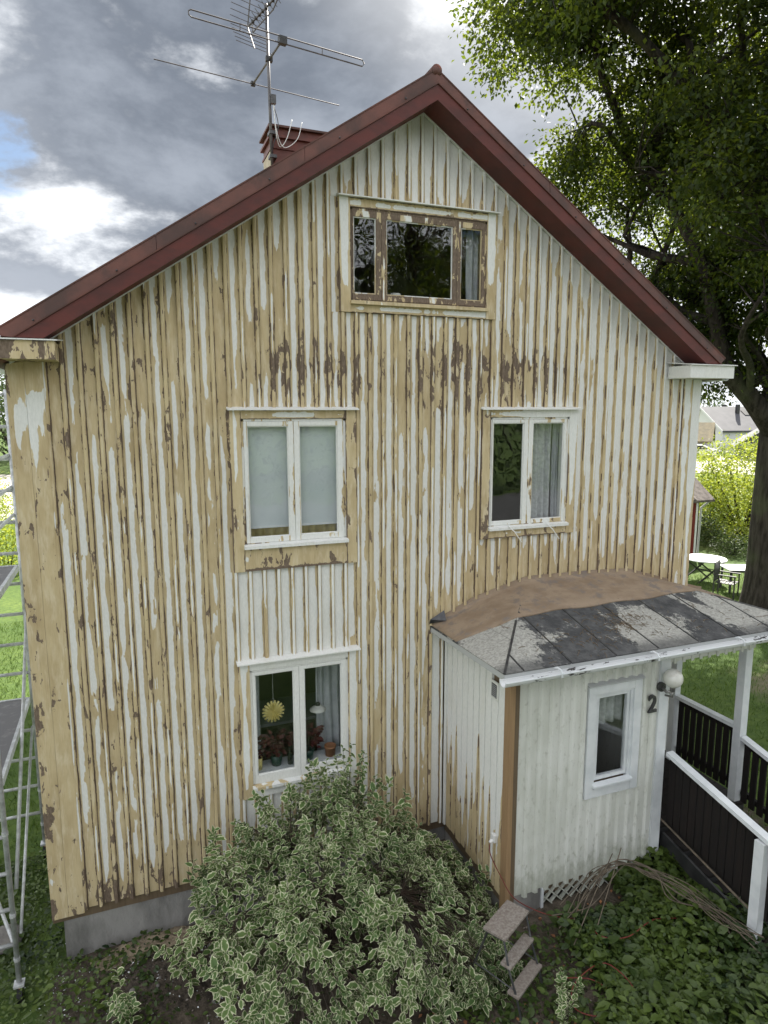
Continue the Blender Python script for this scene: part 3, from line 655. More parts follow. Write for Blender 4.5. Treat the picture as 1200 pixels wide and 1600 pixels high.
# ------------------------------------------------------------------ things inside the windows
def curtain(name, x0, x1, z0, z1, y, mat, label, folds=5, taper=0.0, group=None):
    n = folds*8; m = MB(); vs = []; rows = 8
    for j in range(rows+1):
        t = j/rows; z = z1+(z0-z1)*t
        for i in range(n+1):
            u = i/n; w = 1-taper*math.sin(t*3.1416)*.5-taper*t*.3
            vs.append((x1-(x1-x0)*w*(1-u) if taper >= 0 else x0+(x1-x0)*(1+taper*t)*u, y+.028*math.sin(u*folds*6.283+.6*math.sin(t*4))+.01*math.sin(u*31+t*2), z))
    fs = [(j*(n+1)+i, j*(n+1)+i+1, (j+1)*(n+1)+i+1, (j+1)*(n+1)+i) for j in range(rows) for i in range(n)]
    o = m.add(vs, fs).build(name, mat, None, True); s = o.modifiers.new('thick', 'SOLIDIFY'); s.thickness = .003
    return tag(o, label, 'curtain', group)
for i, (a, b) in enumerate(((1.20, 1.705), (1.735, 2.235))):
    t = empty('roller_blind', (a, .10, 4.76), 'pale grey roller blind drawn almost to the sill', 'blind', 'roller blinds behind the upper window')
    MB().box(a, b, .095, .097, 4.775, 5.99).build('blind_cloth', 'blind', t); MB().box(a, b, .090, .102, 4.755, 4.778).build('bottom_bar', 'white', t)
    MB().tube([(a, .115, 6.0), (b, .115, 6.0)], .022, 10).build('roller', 'white', t)
curtain('curtain', 1.16, 2.28, 4.40, 4.95, .26, 'yellow', 'strip of warm yellow cloth showing below the roller blinds', 9)
curtain('curtain', 4.80, 5.20, 4.5, 6.02, .22, 'greycurtain', 'grey lace curtain drawn across the right casement', 4, .12)
curtain('curtain', 4.16, 4.27, 4.5, 6.02, .20, 'greycurtain', 'narrow edge of grey lace curtain at the left jamb', 2, -.25)
curtain('curtain', 5.25, 5.33, 4.5, 6.02, .24, 'curtain', 'narrow white curtain edge beside grey lace curtain', 2)
curtain('curtain', 1.14, 1.33, 1.75, 3.20, .42, 'curtain', 'plain white curtain beside the yellow paper star', 2)
curtain('curtain', 2.03, 2.42, 1.75, 3.20, .42, 'curtain', 'long white curtain behind the small white hanging lamp', 4)
curtain('curtain', 4.66, 5.26, 2.45, 2.98, -1.30, 'greycurtain', 'short grey curtain behind the narrow porch window', 5)
curtain('curtain', 3.93, 4.10, 7.25, 8.15, .24, 'curtain', 'white curtain edge in the attic window', 2)
MB_ = MB
def inside():
    t = empty('paper_star', (1.457, .24, 2.52), 'yellow folded paper star hanging in ground floor window', 'decoration')
    m = MB(); c = Vector((1.457, .24, 2.523)); n = 18
    for k in range(n):
        a = 6.28318*k/n; d = Vector((math.cos(a), 0, math.sin(a))); p = Vector((-math.sin(a), 0, math.cos(a))); h = .028
        m.add([c, c+d*.095+p*h*.62, c+d*.135+p*h*.40, c+d*.135-p*h*.40, c+d*.095-p*h*.62, c+d*.08+Vector((0, -.035, 0))], [(0, 5, 1), (1, 5, 2), (2, 5, 3), (3, 5, 4), (4, 5, 0), (0, 1, 2, 3, 4)])
    m.build('paper_fold', 'yellow', t); MB().tube([c+Vector((0, 0, .1)), (1.457, .24, 3.12)], .002, 5).build('thread', 'whiteplastic', t)
    t = empty('hanging_lamp', (2.01, .28, 2.45), 'small white glass lamp hanging beside the curtain', 'lamp')
    MB().lathe((2.01, .28, 2.43), [(.10, 0), (.095, .02), (.05, .05), (.03, .06)], 20).build('lamp_shade', 'globe', t, True)
    MB().lathe((2.01, .28, 2.49), [(.028, 0), (.03, .025), (.012, .04), (.001, .045)], 14).build('lamp_socket', 'black', t, True)
    MB().tube([(2.01, .28, 2.53), (2.01, .28, 3.12)], .0025, 5).build('lamp_cord', 'black', t)
    def plant(x, lab, r, pot, seed):
        rg = np.random.default_rng(seed); z0 = 1.868
        t = empty('potted_plant', (x, .20, z0), lab, 'plant')
        MB().lathe((x, .20, z0), [(.001, 0), (.055, 0), (.075, .13), (.068, .13), (.06, .10), (.001, .10)], 16).build('pot', pot, t, True)
        n = 90; th = rg.random(n)*6.28; ph = rg.random(n); P = np.stack([x+r*np.cos(th)*np.sqrt(ph)*1.2, .20+r*.5*np.sin(th)*np.sqrt(ph), z0+.14+.24*rg.random(n)], -1)
        D = norm(np.stack([np.cos(th), np.sin(th)-.3, rg.random(n)*.8-.3], -1)); Nn = norm(np.stack([rg.normal(0, .3, n), rg.normal(-.5, .3, n), np.ones(n)], -1))
        leaf_object('foliage', P, D, Nn, rg.uniform(.06, .10, n), 'coleus', t, 'oval')
        MB().tube([(x, .2, z0+.10), (x+.01, .2, z0+.2), (x, .2, z0+.32)], .008, 6).build('stem', 'twig', t)
    plant(1.47, 'dark red leafy plant in green pot below the paper star', .16, 'potg', 3); plant(1.86, 'dark red leafy plant in green pot below the hanging lamp', .12, 'potg', 4)
    tag(MB().lathe((1.625, .16, 1.868), [(.001, 0), (.03, 0), (.032, .11), (.012, .15), (.012, .20), (.015, .205), (.001, .21)], 14).build('bottle', 'bottle', None, True), 'small dark bottle standing on the window board', 'bottle')
    tag(MB().lathe((2.13, .18, 1.868), [(.001, 0), (.058, 0), (.066, .10), (.072, .10), (.072, .13), (.06, .13), (.055, .10), (.001, .10)], 18).build('flower_pot', 'terr', None, True), 'empty terracotta flower pot on the window board', 'pot')
    tag(MB().lathe((1.245, .18, 1.868), [(.001, 0), (.05, 0), (.055, .14), (.048, .14), (.045, .02), (.001, .02)], 16).build('jar', 'yellow', None, True), 'squat ochre jar on the window board by the curtain', 'jar')
    t = empty('floor_lamp', (2.93, .55, 6.48), 'white drum-shade lamp on thin pole in attic window', 'lamp')
    MB().lathe((2.93, .55, 7.76), [(.105, 0), (.095, .20), (.093, .20), (.103, 0)], 24).build('lamp_shade', 'curtain', t, True)
    MB().tube([(2.93, .55, 6.5), (2.93, .55, 7.9)], .008, 8).build('pole', 'whiteplastic', t); MB().lathe((2.93, .55, 6.48), [(.14, 0), (.14, .02), (.001, .03)], 20).build('base', 'whiteplastic', t)
    tag(MB().lathe((3.02, .26, 7.292), [(.001, 0), (.06, 0), (.065, .075), (.055, .085), (.001, .08)], 20).build('candle_bowl', 'globe', None, True), 'round white bowl on the attic window board', 'bowl')
    t = empty('sofa', (4.8, 2.6, 3.72), 'dim pale sofa inside the upper room with grey curtains', 'sofa')
    MB().box(4.0, 5.6, 2.3, 3.1, 3.75, 4.15).build('seat', 'greycurtain', t, bevel=.05); MB().box(4.0, 5.6, 3.1, 3.3, 3.75, 4.55).build('backrest', 'greycurtain', t, bevel=.05)
    t = empty('kitchen_table', (1.9, 2.0, .95), 'dim table inside the ground floor room', 'table')
    MB().box(1.3, 2.6, 1.6, 2.4, 1.66, 1.70).build('tabletop', 'white', t)
    for x in (1.35, 2.55):
        for y in (1.65, 2.35): MB().box(x-.03, x+.03, y-.03, y+.03, .95, 1.66).build('leg', 'white', t)
    t = empty('ceiling_lamp', (1.75, 1.3, 2.62), 'dim glass ceiling lamp deep inside the ground floor room', 'lamp')
    MB().lathe((1.75, 1.3, 2.62), [(.001, 0), (.12, .01), (.2, .06), (.19, .08), (.03, .10), (.03, .14)], 20).build('lamp_shade', 'globe', t, True); MB().tube([(1.75, 1.3, 2.75), (1.75, 1.3, 3.52)], .006, 6).build('lamp_rod', 'dark', t)
inside()

# ------------------------------------------------------------------ porch
PX, PY = 3.60, -1.50                      # left wall plane and front wall plane
def build_porch():
    P = empty('porch', (4.7, -.8, .5), 'white boarded entrance porch with lichen-covered hipped roof and deck', 'porch')
    # walls: thin structural sheets that carry the boards
    m = MB(); m.box(PX+.026, PX+.12, -1.40, .02, .60, 3.40); lw = m.build('porch_wall', 'rawwood', P); lw['label'] = 'left porch wall, paint scraped off its foot'
    def lwear(y, z): return (1.25-1.45*(1-sst(1.05, 2.15, z+.35*math.sin(y*9)+.25*math.sin(y*23))), .22)
    NBL = 10
    for i in range(NBL):
        y0 = -.052-1.36*i/NBL; y1 = -.052-1.36*(i+1)/NBL+.007
        n = 6; zb_ = ZB-random.uniform(0, .03); zs = [zb_+(3.36-zb_)*k/n for k in range(n+1)]; r = random.random(); m = MB(); vs = []; ws = []
        if i == 8: zs = [z for z in zs if z < 2.9]+[2.93]
        for z in zs:
            for (x, y, u) in ((PX+.025, y0, 0), (PX, y0-.004, .02), (PX-.003, y1+.004, .98), (PX+.025, y1, 1)):
                W, B = lwear(y, z); vs.append((x, y, z)); ws.append((W, B, r, u))
        k = len(zs)-1; fs = [(a*4+j, a*4+j+1, a*4+5+j, a*4+4+j) for a in range(k) for j in range(3)]+[(3, 2, 1, 0), (k*4, k*4+1, k*4+2, k*4+3)]
        m.add(vs, fs, ws).build('board', 'worn', lw)
    m = MB(); m.box(PX-.018, PX+.004, -.05, -.006, .72, 3.30); m.w = [(.95, .1, .3, u) for u in (.2, .8)*4]; m.build('corner_strip', 'worn', lw)
    # vent with grille in the left wall
    v = MB().box(PX-.020, PX-.004, -1.285, -1.145, 2.935, 3.145).build('vent_plate', 'porch', lw); MB().box(PX-.026, PX-.021, -1.265, -1.165, 2.965, 3.115).build('vent_grille', 'dark', v)
    for k in range(7): MB().box(PX-.031, PX-.027, -1.263, -1.167, 2.972+.021*k, 2.978+.021*k).build('vent_louvre', 'pipe', v)
    MB().box(PX-.02, PX+.02, -1.49, .0, 3.30, 3.40).build('eave_board', 'white', P)
    # front wall
    m = MB(); m.box(3.70, 4.68, PY+.05, PY+.12, .60, 3.40); m.box(5.25, 5.72, PY+.05, PY+.12, .60, 3.40); m.box(4.68, 5.25, PY+.05, PY+.12, .60, 1.85); m.box(4.68, 5.25, PY+.05, PY+.12, 2.97, 3.40)
    fw = m.build('porch_wall', 'rawwood', P); fw['label'] = 'front porch wall with narrow window and house number'
    m = MB(); m.box(5.63, 5.725, -1.379, -.02, .60, 3.40); m.build('porch_wall', 'porch', P)
    PW = (4.595, 5.33, 1.70, 3.035); pitch = .1385; x = 3.722; k = 0
    while x < 5.60:
        b = min(x+pitch-.003, 5.615); zb_ = ZB-random.uniform(0, .03)
        segs = [(x, b, zb_, 3.38)]
        if b > PW[0] and x < PW[1]:
            segs = [(x, b, zb_, PW[2]), (x, b, PW[3], 3.38)]
            if x < PW[0]-.02: segs.append((x, PW[0], PW[2], PW[3]))
            if b > PW[1]+.02: segs.append((PW[1], b, PW[2], PW[3]))
        for (p, q, c, d) in segs: MB().box(p, q, PY+.012+random.uniform(0, .002), PY+.049, c, d).build('board', 'porch', fw)
        xc = x
        if k > 0 and xc < 5.58:
            for (c, d) in ([(zb_-.02, 3.37)] if not (PW[0]-.03 < xc < PW[1]+.03) else [(zb_-.02, PW[2]-.002), (PW[3]+.035, 3.37)]):
                vs = []
                for z in (c, d): vs += [(xc-.036, PY+.011, z), (xc-.018, PY-.020, z), (xc+.018, PY-.020, z), (xc+.036, PY+.011, z)]
                MB().add(vs, [(0, 1, 5, 4), (1, 2, 6, 5), (2, 3, 7, 6), (3, 2, 1, 0), (4, 5, 6, 7), (3, 0, 4, 7)]).build('batten', 'porch', fw)
        x += pitch; k += 1
    MB().box(PX-.004, 3.655, PY-.022, PY+.095, .56, 3.335).build('corner_post', 'tan', P); MB().box(3.657, 3.716, PY-.008, PY+.09, .60, 3.335).build('corner_post', 'rawwood', P)
    MB().box(5.60, 5.735, PY-.016, PY+.118, .72, 3.36).build('corner_board', 'white', P)
    # porch window
    w = MB()
    for q in ((PW[0]+.1, PW[0]+.135, PY-.005, PY+.10, 1.80, 2.94), (PW[1]-.135, PW[1]-.1, PY-.005, PY+.10, 1.80, 2.94), (PW[0]+.135, PW[1]-.135, PY-.004, PY+.10, 2.905, 2.94), (PW[0]+.135, PW[1]-.135, PY-.004, PY+.10, 1.80, 1.835)): w.box(*q)
    w = w.build('window', 'white', P); w['label'] = 'narrow white porch window'
    for q in ((PW[0], PW[0]+.105, PY-.028, PY+.011, PW[2], PW[3]), (PW[1]-.105, PW[1], PY-.028, PY+.011, PW[2], PW[3]), (PW[0]+.107, PW[1]-.107, PY-.026, PY+.011, 2.935, PW[3]), (PW[0]+.107, PW[1]-.107, PY-.026, PY+.011, PW[2], 1.805)): MB().box(*q).build('casing_board', 'white', w)
    MB().poly([(PW[0]+.095, PY+.0, 1.87), (PW[0]+.095, PY-.065, 1.852), (PW[0]+.095, PY-.065, 1.832), (PW[0]+.095, PY+.0, 1.84)], (PW[1]-PW[0]-.19, 0, 0)).build('sill', 'white', w)
    MB().poly([(PW[0]-.015, PY+.010, PW[3]+.035), (PW[0]-.015, PY-.05, PW[3]+.015), (PW[0]-.015, PY-.05, PW[3]+.003), (PW[0]-.015, PY+.010, PW[3]+.003)], (PW[1]-PW[0]+.03, 0, 0)).build('drip_cap', 'pipe', w)
    s = MB(); a, b, c, d = PW[0]+.138, PW[1]-.138, 1.885, 2.902
    for q in ((a, a+.035, PY+.012, PY+.06, c, d), (b-.035, b, PY+.012, PY+.06, c, d), (a+.035, b-.035, PY+.013, PY+.06, d-.035, d), (a+.035, b-.035, PY+.013, PY+.06, c, c+.04)): s.box(*q)
    s.build('sash', 'white', w); MB().box(a+.03, b-.03, PY+.034, PY+.039, c+.03, d-.03).build('pane', 'glass', w)
    MB().box(3.74, 5.62, -1.37, -.03, .88, .95).build('porch_floor', 'floor', P); MB().box(3.74, 5.62, -.24, -.2, .96, 3.3).build('inner_wall', 'inwall', P)
    # lattice below the front boards and stub of plinth
    MB().box(3.64, 4.08, PY+.02, PY+.16, .1, .715).build('plinth', 'concrete', P); MB().box(PX+.05, PX+.16, PY+.17, .06, .1, .70).build('plinth', 'concrete', P)
    MB().box(4.085, 4.115, PY+.0, PY+.03, .30, .72).build('lattice_post', 'white', P)
    for i in range(-3, 14):
        for sg in (-1, 1):
            x0 = 4.10+i*.135; p0 = Vector((x0, PY+.03+.008*sg, .36)); p1 = Vector((x0+sg*.36, PY+.03+.008*sg, .72))
            d = p1-p0; ta, tb = sorted(((4.12-p0.x)/d.x, (5.56-p0.x)/d.x)); ta, tb = max(0, ta), min(1, tb)
            if tb-ta < .15: continue
            p0, p1 = p0+d*ta, p0+d*tb
            MB().bar(p0, p1, .012, .042, (0, -1, 0)).build('lattice_strip', 'porch', P)
    # --- roof: hip, front slope in felt sheets, far hip
    L0, L1, R1, R0 = Vector((3.40, .03, 3.385)), Vector((3.40, -1.70, 3.425)), Vector((7.78, -1.70, 3.425)), Vector((7.78, .03, 3.385))
    T0, T1 = Vector((4.75, .03, 3.845)), Vector((6.40, .03, 3.81))
    rb = MB(); dn = Vector((0, 0, -.06))
    rb.add([L0, L1, R1, R0, T1, T0]+[v+dn for v in (L0, L1, R1, R0)], [(0, 1, 5), (1, 2, 4, 5), (2, 3, 4), (9, 8, 7, 6), (0, 6, 7, 1), (1, 7, 8, 2), (2, 8, 9, 3), (3, 9, 6, 0), (0, 5, 4, 3)])
    R = rb.build('porch_roof', 'pipe', P); R['label'] = 'hipped porch roof of black felt covered in pale lichen, rusty strip at the wall'
    up = Vector((0, 0, .006)); lp = lambda a, b, t: a+(b-a)*t
    def sheet(pts, name='roof_sheet', mat='bitumen', th=.012):
        pts = [Vector(p) for p in pts]; n = (pts[1]-pts[0]).cross(pts[2]-pts[0]).normalized()
        if n.z < 0: n = -n; pts = pts[::-1]
        return MB().poly([p+n*.004 for p in pts], n*th).build(name, mat, R)
    def front(x, y):        # point on the front slope
        t = (y+1.70)/1.73; zt = T0.z+(T1.z-T0.z)*np.clip((x-T0.x)/(T1.x-T0.x), 0, 1); return Vector((x, y, L1.z+(zt-L1.z)*t))
    def hipx(t): return lp(L1, T0, t)
    hipr = lambda t: lp(R1, T1, t)
    # left hip sheets
    sheet([lp(L0, L1, 1.0), lp(L1, T0, .30), lp(L0, T0, .30), L0]); sheet([lp(L1, T0, .303), lp(L1, T0, .55), lp(L0, T0, .52), lp(L0, T0, .303)]); sheet([R1, R0, T1])
    g = .012; xs = [3.62, 4.20, 4.78, 5.36, 5.94, 6.52, 7.10, 7.60]; yt = -.50
    xh = lambda y: L1.x+(T0.x-L1.x)*(y+1.70)/1.73
    xhr = lambda y: R1.x+(T1.x-R1.x)*(y+1.70)/1.73
    yh = lambda x: -1.70+1.73*(x-L1.x)/(T0.x-L1.x)
    yhr = lambda x: -1.70+1.73*(x-R1.x)/(T1.x-R1.x)
    prev = L1.x
    for i, xx in enumerate(xs+[R1.x]):
        a, b = prev+ (g if i else 0), xx; prev = xx
        ya = min(yt, yh(a)) if a < T0.x else min(yt, yhr(a)) if a > T1.x else yt
        yb = min(yt, yh(b)) if b < T0.x else min(yt, yhr(b)) if b > T1.x else yt
        pts = [front(a, -1.70), front(b, -1.70)]
        if yb > -1.69: pts.append(front(b, yb))
        for xk in (xh(yt), xhr(yt)):
            if a < xk < b: pts.append(front(xk, yt))
        if ya > -1.69: pts.append(front(a, ya))
        if len(pts) >= 3: sheet(pts)
        if i < len(xs) and yb > -1.6:
            MB().bar(front(xx+.006, -1.69)+up*2, front(xx+.006, yb)+up*2, .017, .018).build('roof_seam', 'black', R)
    for t0_, p, q in ((0, L1, T0), (0, R1, T1)): MB().bar(p+up*2.5, lp(p, q, .50)+up*2.5, .026, .016).build('roof_seam', 'dark', R)
    # twigs and dry debris lying on the roof are separate (below)
    # rusty membrane: follows the wall, hump, with turned-up flashing
    def roofz(x, y):
        z = front(x, y).z; tl = min(1, max(0, (x-L0.x)/(T0.x-L0.x))); tr = min(1, max(0, (R0.x-x)/(R0.x-T1.x)))
        if x < T0.x: z = min(z, L0.z+(T0.z-L0.z)*tl+.03*min(1, -y/1.7)*(1-tl))
        if x > T1.x: z = min(z, R0.z+(T1.z-R0.z)*tr+.03*min(1, -y/1.7)*(1-tr))
        return z
    m = MB(); top = []; low = []; N_ = 44
    for i in range(N_+1):
        t = i/N_; x = 3.40+(7.78-3.40)*t; zt = zporch(x)
        top.append(Vector((x, .012, zt+.016))); yl = float(np.interp(x, [3.40, 3.9, 4.4, 5.0, 6.3, 6.9, 7.5, 7.78], [-.62, -.78, -.76, -.74, -.70, -.66, -.56, -.50]))+.018*math.sin(x*7)
        xl = x+float(np.interp(x, [3.4, 3.8, 4.4], [.0, .12, .0]))
        # height on the hip or front plane
        fz = front(x, yl).z; tl = (x-L0.x)/(T0.x-L0.x); hz = lp(L0, T0, min(1, max(0, tl))).z if x < T0.x else 99; tr = (R0.x-x)/(R0.x-T1.x); hz2 = lp(R0, T1, min(1, max(0, tr))).z if x > T1.x else 99
        low.append(Vector((x, yl, roofz(x, yl)+.034)))
    vs = []; K = 6
    for a, b in zip(top, low):
        vs += [a+Vector((0, -.002, .035)), a]
        for k in range(1, K+1):
            t = k/K; p = lp(a, b, t); p.z = max(p.z, roofz(p.x, p.y)+.030) if t < 1 else p.z; vs.append(p)
        vs.append(b+Vector((0, -.004, -.02)))
    c = K+3; fs = [(i*c+j, i*c+j+1, (i+1)*c+j+1, (i+1)*c+j) for i in range(N_) for j in range(c-1)]
    m.add(vs, fs); mo = m.build('wall_flashing', 'membrane', R, True); mo['label'] = 'rusty brown membrane strip along the wall'; so = mo.modifiers.new('thick', 'SOLIDIFY'); so.thickness = .008; so.offset = -1
    MB().add([(3.37, -.02, 3.50), (3.55, -.10, 3.49), (3.56, -.02, 3.60), (3.37, .0, 3.44)], [(0, 1, 2), (3, 1, 0), (0, 2, 3), (1, 3, 2)]).build('flashing_corner', 'dark', R)
    # eave fascia and gutter
    MB().box(3.42, 7.76, -1.695, -1.66, 3.30, 3.366).build('fascia', 'pipe', P); MB().box(3.72, 7.3, -1.66, -1.505, 3.345, 3.362).build('soffit', 'white', P)
    pr = [(.058*math.cos(a), .058*math.sin(a)) for a in np.linspace(math.pi, 2*math.pi, 11)]; vs = []
    ring = [(p[0], p[1]) for p in pr]+[(.064, .004)]+[(p[0]*.92, p[1]*.92+.003) for p in pr[::-1]]
    for x in (3.345, 7.84): vs += [(x, -1.757+p[0], 3.385+p[1]) for p in ring]
    n = len(ring); gt = MB().add(vs, [(i, n+i, n+(i+1) % n, (i+1) % n) for i in range(n)]+[tuple(range(n)), tuple(range(n, 2*n))[::-1]]).build('gutter', 'gutter', P)
    MB().tube([(3.345, -1.818, 3.39), (7.84, -1.818, 3.39)], .008, 8).build('gutter_bead', 'white', gt)
    for x in (4.0, 5.25, 6.5): MB().tube([(x, -1.69, 3.41), (x, -1.74, 3.435), (x, -1.80, 3.43), (x, -1.83, 3.40), (x, -1.827, 3.36)], .011, 7).build('gutter_bracket', 'white', gt)
    # --- deck, posts, beams
    DZ = 1.02
    for k in range(9):
        y0 = -1.42+.158*k; MB().box(5.73, 7.26, y0, y0+.150, DZ-.04, DZ).build('deck_board', 'slat', P)
    MB().box(5.74, 7.25, -1.40, -.02, .35, DZ-.05).build('deck_base', 'black', P)
    MB().box(7.095, 7.205, -1.385, -1.275, DZ, 3.20).build('post', 'white', P); MB().box(7.10, 7.20, -.29, -.19, DZ, 3.20).build('post', 'white', P)
    m = MB().box(5.74, 7.22, -1.40, -1.26, 3.10, 3.30).build('beam', 'porch', P)
    for k in range(11): MB().box(5.76+.134*k, 5.80+.134*k, -1.412, -1.401, 3.08, 3.29).build('beam_batten', 'porch', m)
    MB().box(7.09, 7.21, -1.255, .0, 3.10, 3.28).build('beam', 'white', P)
    # deck railing at the far side
    def railing(x, ya, yb, za, zb_, low_a, low_b, nsl, ww=.085, name='railing'):
        r = MB().bar((x, ya, za), (x, yb, zb_), .095, .048).build(name, 'white', P)
        r2 = MB().bar((x+.057, ya, low_a+.05), (x+.057, yb, low_b+.05), .04, .07).build('bottom_rail', 'slat', r); MB().bar((x+.055, ya, za-.09), (x+.055, yb, zb_-.09), .035, .07).build('upper_rail', 'slat', r)
        for i in range(nsl):
            t = (i+.5)/nsl; y = ya+(yb-ya)*t; zt_ = za+(zb_-za)*t-.03; zl = low_a+(low_b-low_a)*t-.04-random.uniform(0, .02); xo = x+.024
            MB().box(xo-.011, xo+.011, y-ww/2, y+ww/2, zl, zt_).build('slat', 'slat', r)
        return r
    railing(7.15, -.30, -1.28, 2.00, 2.01, 1.16, 1.16, 9, .080)
    railing(5.80, -1.52, -3.02, 2.025, 1.74, 1.165, .90, 14, .092); railing(7.15, -1.39, -2.95, 1.90, 1.55, 1.10, .78, 13, .080)
    MB().box(5.725, 5.812, -2.875, -2.765, .45, 1.735).build('stair_post', 'white', P); MB().box(7.11, 7.19, -2.80, -2.71, .5, 1.55).build('stair_post', 'white', P)
    for k, (y0, z) in enumerate(((-1.43, .93), (-1.79, .84), (-2.15, .74), (-2.50, .66))):
        for j in range(2): MB().box(5.86, 7.10, y0-.35+.176*j, y0-.35+.176*j+.168, z-.035, z).build('tread', 'slat', P)
        MB().box(5.87, 7.09, y0-.345, y0-.325, .4, z-.037).build('riser', 'black', P)
    for x in (5.845, 7.115): MB().bar((x, -1.44, .86), (x, -2.86, .57), .03, .2).build('stringer', 'black', P)
    MB().tube([(5.76, -1.46, 1.18), (5.75, -2.78, .93)], .012, 7).build('edge_strip', 'vine', P)
    return P
PORCH = build_porch()

def porch_things():
    t = empty('wall_lamp', (5.62, -1.52, 3.0), 'white globe lamp on steel bracket at porch corner', 'lamp')
    c = Vector((5.64, -1.66, 3.035))
    MB().sphere(c, .108, 28, 18).build('lamp_globe', 'globe', t, True); MB().lathe(c+Vector((0, 0, -.155)), [(.001, 0), (.028, 0), (.03, .04), (.042, .062), (.001, .07)], 16).build('globe_holder', 'chrome', t, True)
    MB().tube([c+Vector((0, 0, -.14)), c+Vector((0, 0, -.22)), c+Vector((-.02, .08, -.23))], .014, 8).build('arm', 'chrome', t, True)
    MB().tube([(5.60, -1.516, 2.89), (5.60, -1.55, 2.89)], .055, 18).build('wall_plate', 'dark', t); MB().tube([(5.60, -1.55, 2.89), (5.615, -1.60, 2.85), c+Vector((0, 0, -.16))], .018, 8).build('bracket', 'chrome', t, True)
    # the house number
    cu = bpy.data.curves.new('house_number', 'FONT'); cu.body = '2'; cu.size = .30; cu.extrude = .012; cu.bevel_depth = .003; cu.align_x = 'CENTER'
    tmp = bpy.data.objects.new('tmp', cu); COL.objects.link(tmp); bpy.context.view_layer.update()
    me = bpy.data.meshes.new_from_object(tmp.evaluated_get(bpy.context.evaluated_depsgraph_get())); bpy.data.objects.remove(tmp)
    me.transform(Matrix.Translation((5.487, PY-.030, 2.60)) @ Matrix.Rotation(rad(90), 4, 'X') @ Matrix.Scale(.86, 4, (1, 0, 0)))
    me.materials.clear(); me.materials.append(MT['dark']); tag(link(bpy.data.objects.new('house_number', me)), 'dark metal numeral 2 on the porch front', 'number')
    # outlet box with cord down to the ground
    t = empty('wall_socket', (PX, -1.29, 1.34), 'white outdoor socket low on the scraped porch wall', 'socket')
    MB().box(PX-.045, PX-.004, -1.33, -1.26, 1.30, 1.39).build('socket_box', 'whiteplastic', t, bevel=.006); MB().tube([(PX-.05, -1.30, 1.33), (PX-.085, -1.31, 1.31)], .02, 8).build('plug', 'whiteplastic', t)
    pts = [(PX-.085, -1.31, 1.30), (PX-.09, -1.34, 1.18), (PX-.04, -1.50, 1.0), (3.62, -1.66, .86), (3.86, -1.80, .73), (4.10, -1.92, .68), (4.32, -2.02, .66), (4.28, -2.25, .68), (4.55, -2.35, .66), (4.95, -2.30, .70), (5.3, -2.45, .72)]
    tag(MB().tube(smooth_path(pts, 6), .0055, 6).build('extension_cord', 'redcord', None, True), 'thin red cord running from the socket into the creeper', 'cord')
    pts = [(3.72, -2.45, .56), (3.95, -2.55, .55), (4.0, -2.75, .56), (3.78, -2.9, .55), (3.6, -2.75, .55), (3.75, -2.55, .58), (4.15, -2.5, .62), (4.2, -2.9, .6), (3.85, -3.2, .55)]
    tag(MB().tube(smooth_path(pts, 6), .0055, 6).build('extension_cord', 'redcord', None, True), 'loose red cord coiled on the ground by the step stool', 'cord')
def smooth_path(pts, k):
    P = [Vector(p) for p in pts]; out = []
    for i in range(len(P)-1):
        a, b, c, d = P[max(i-1, 0)], P[i], P[i+1], P[min(i+2, len(P)-1)]
        for j in range(k):
            t = j/k; out.append(.5*((2*b)+(c-a)*t+(2*a-5*b+4*c-d)*t*t+(3*b-a-3*c+d)*t**3))
    return out+[P[-1]]
porch_things()

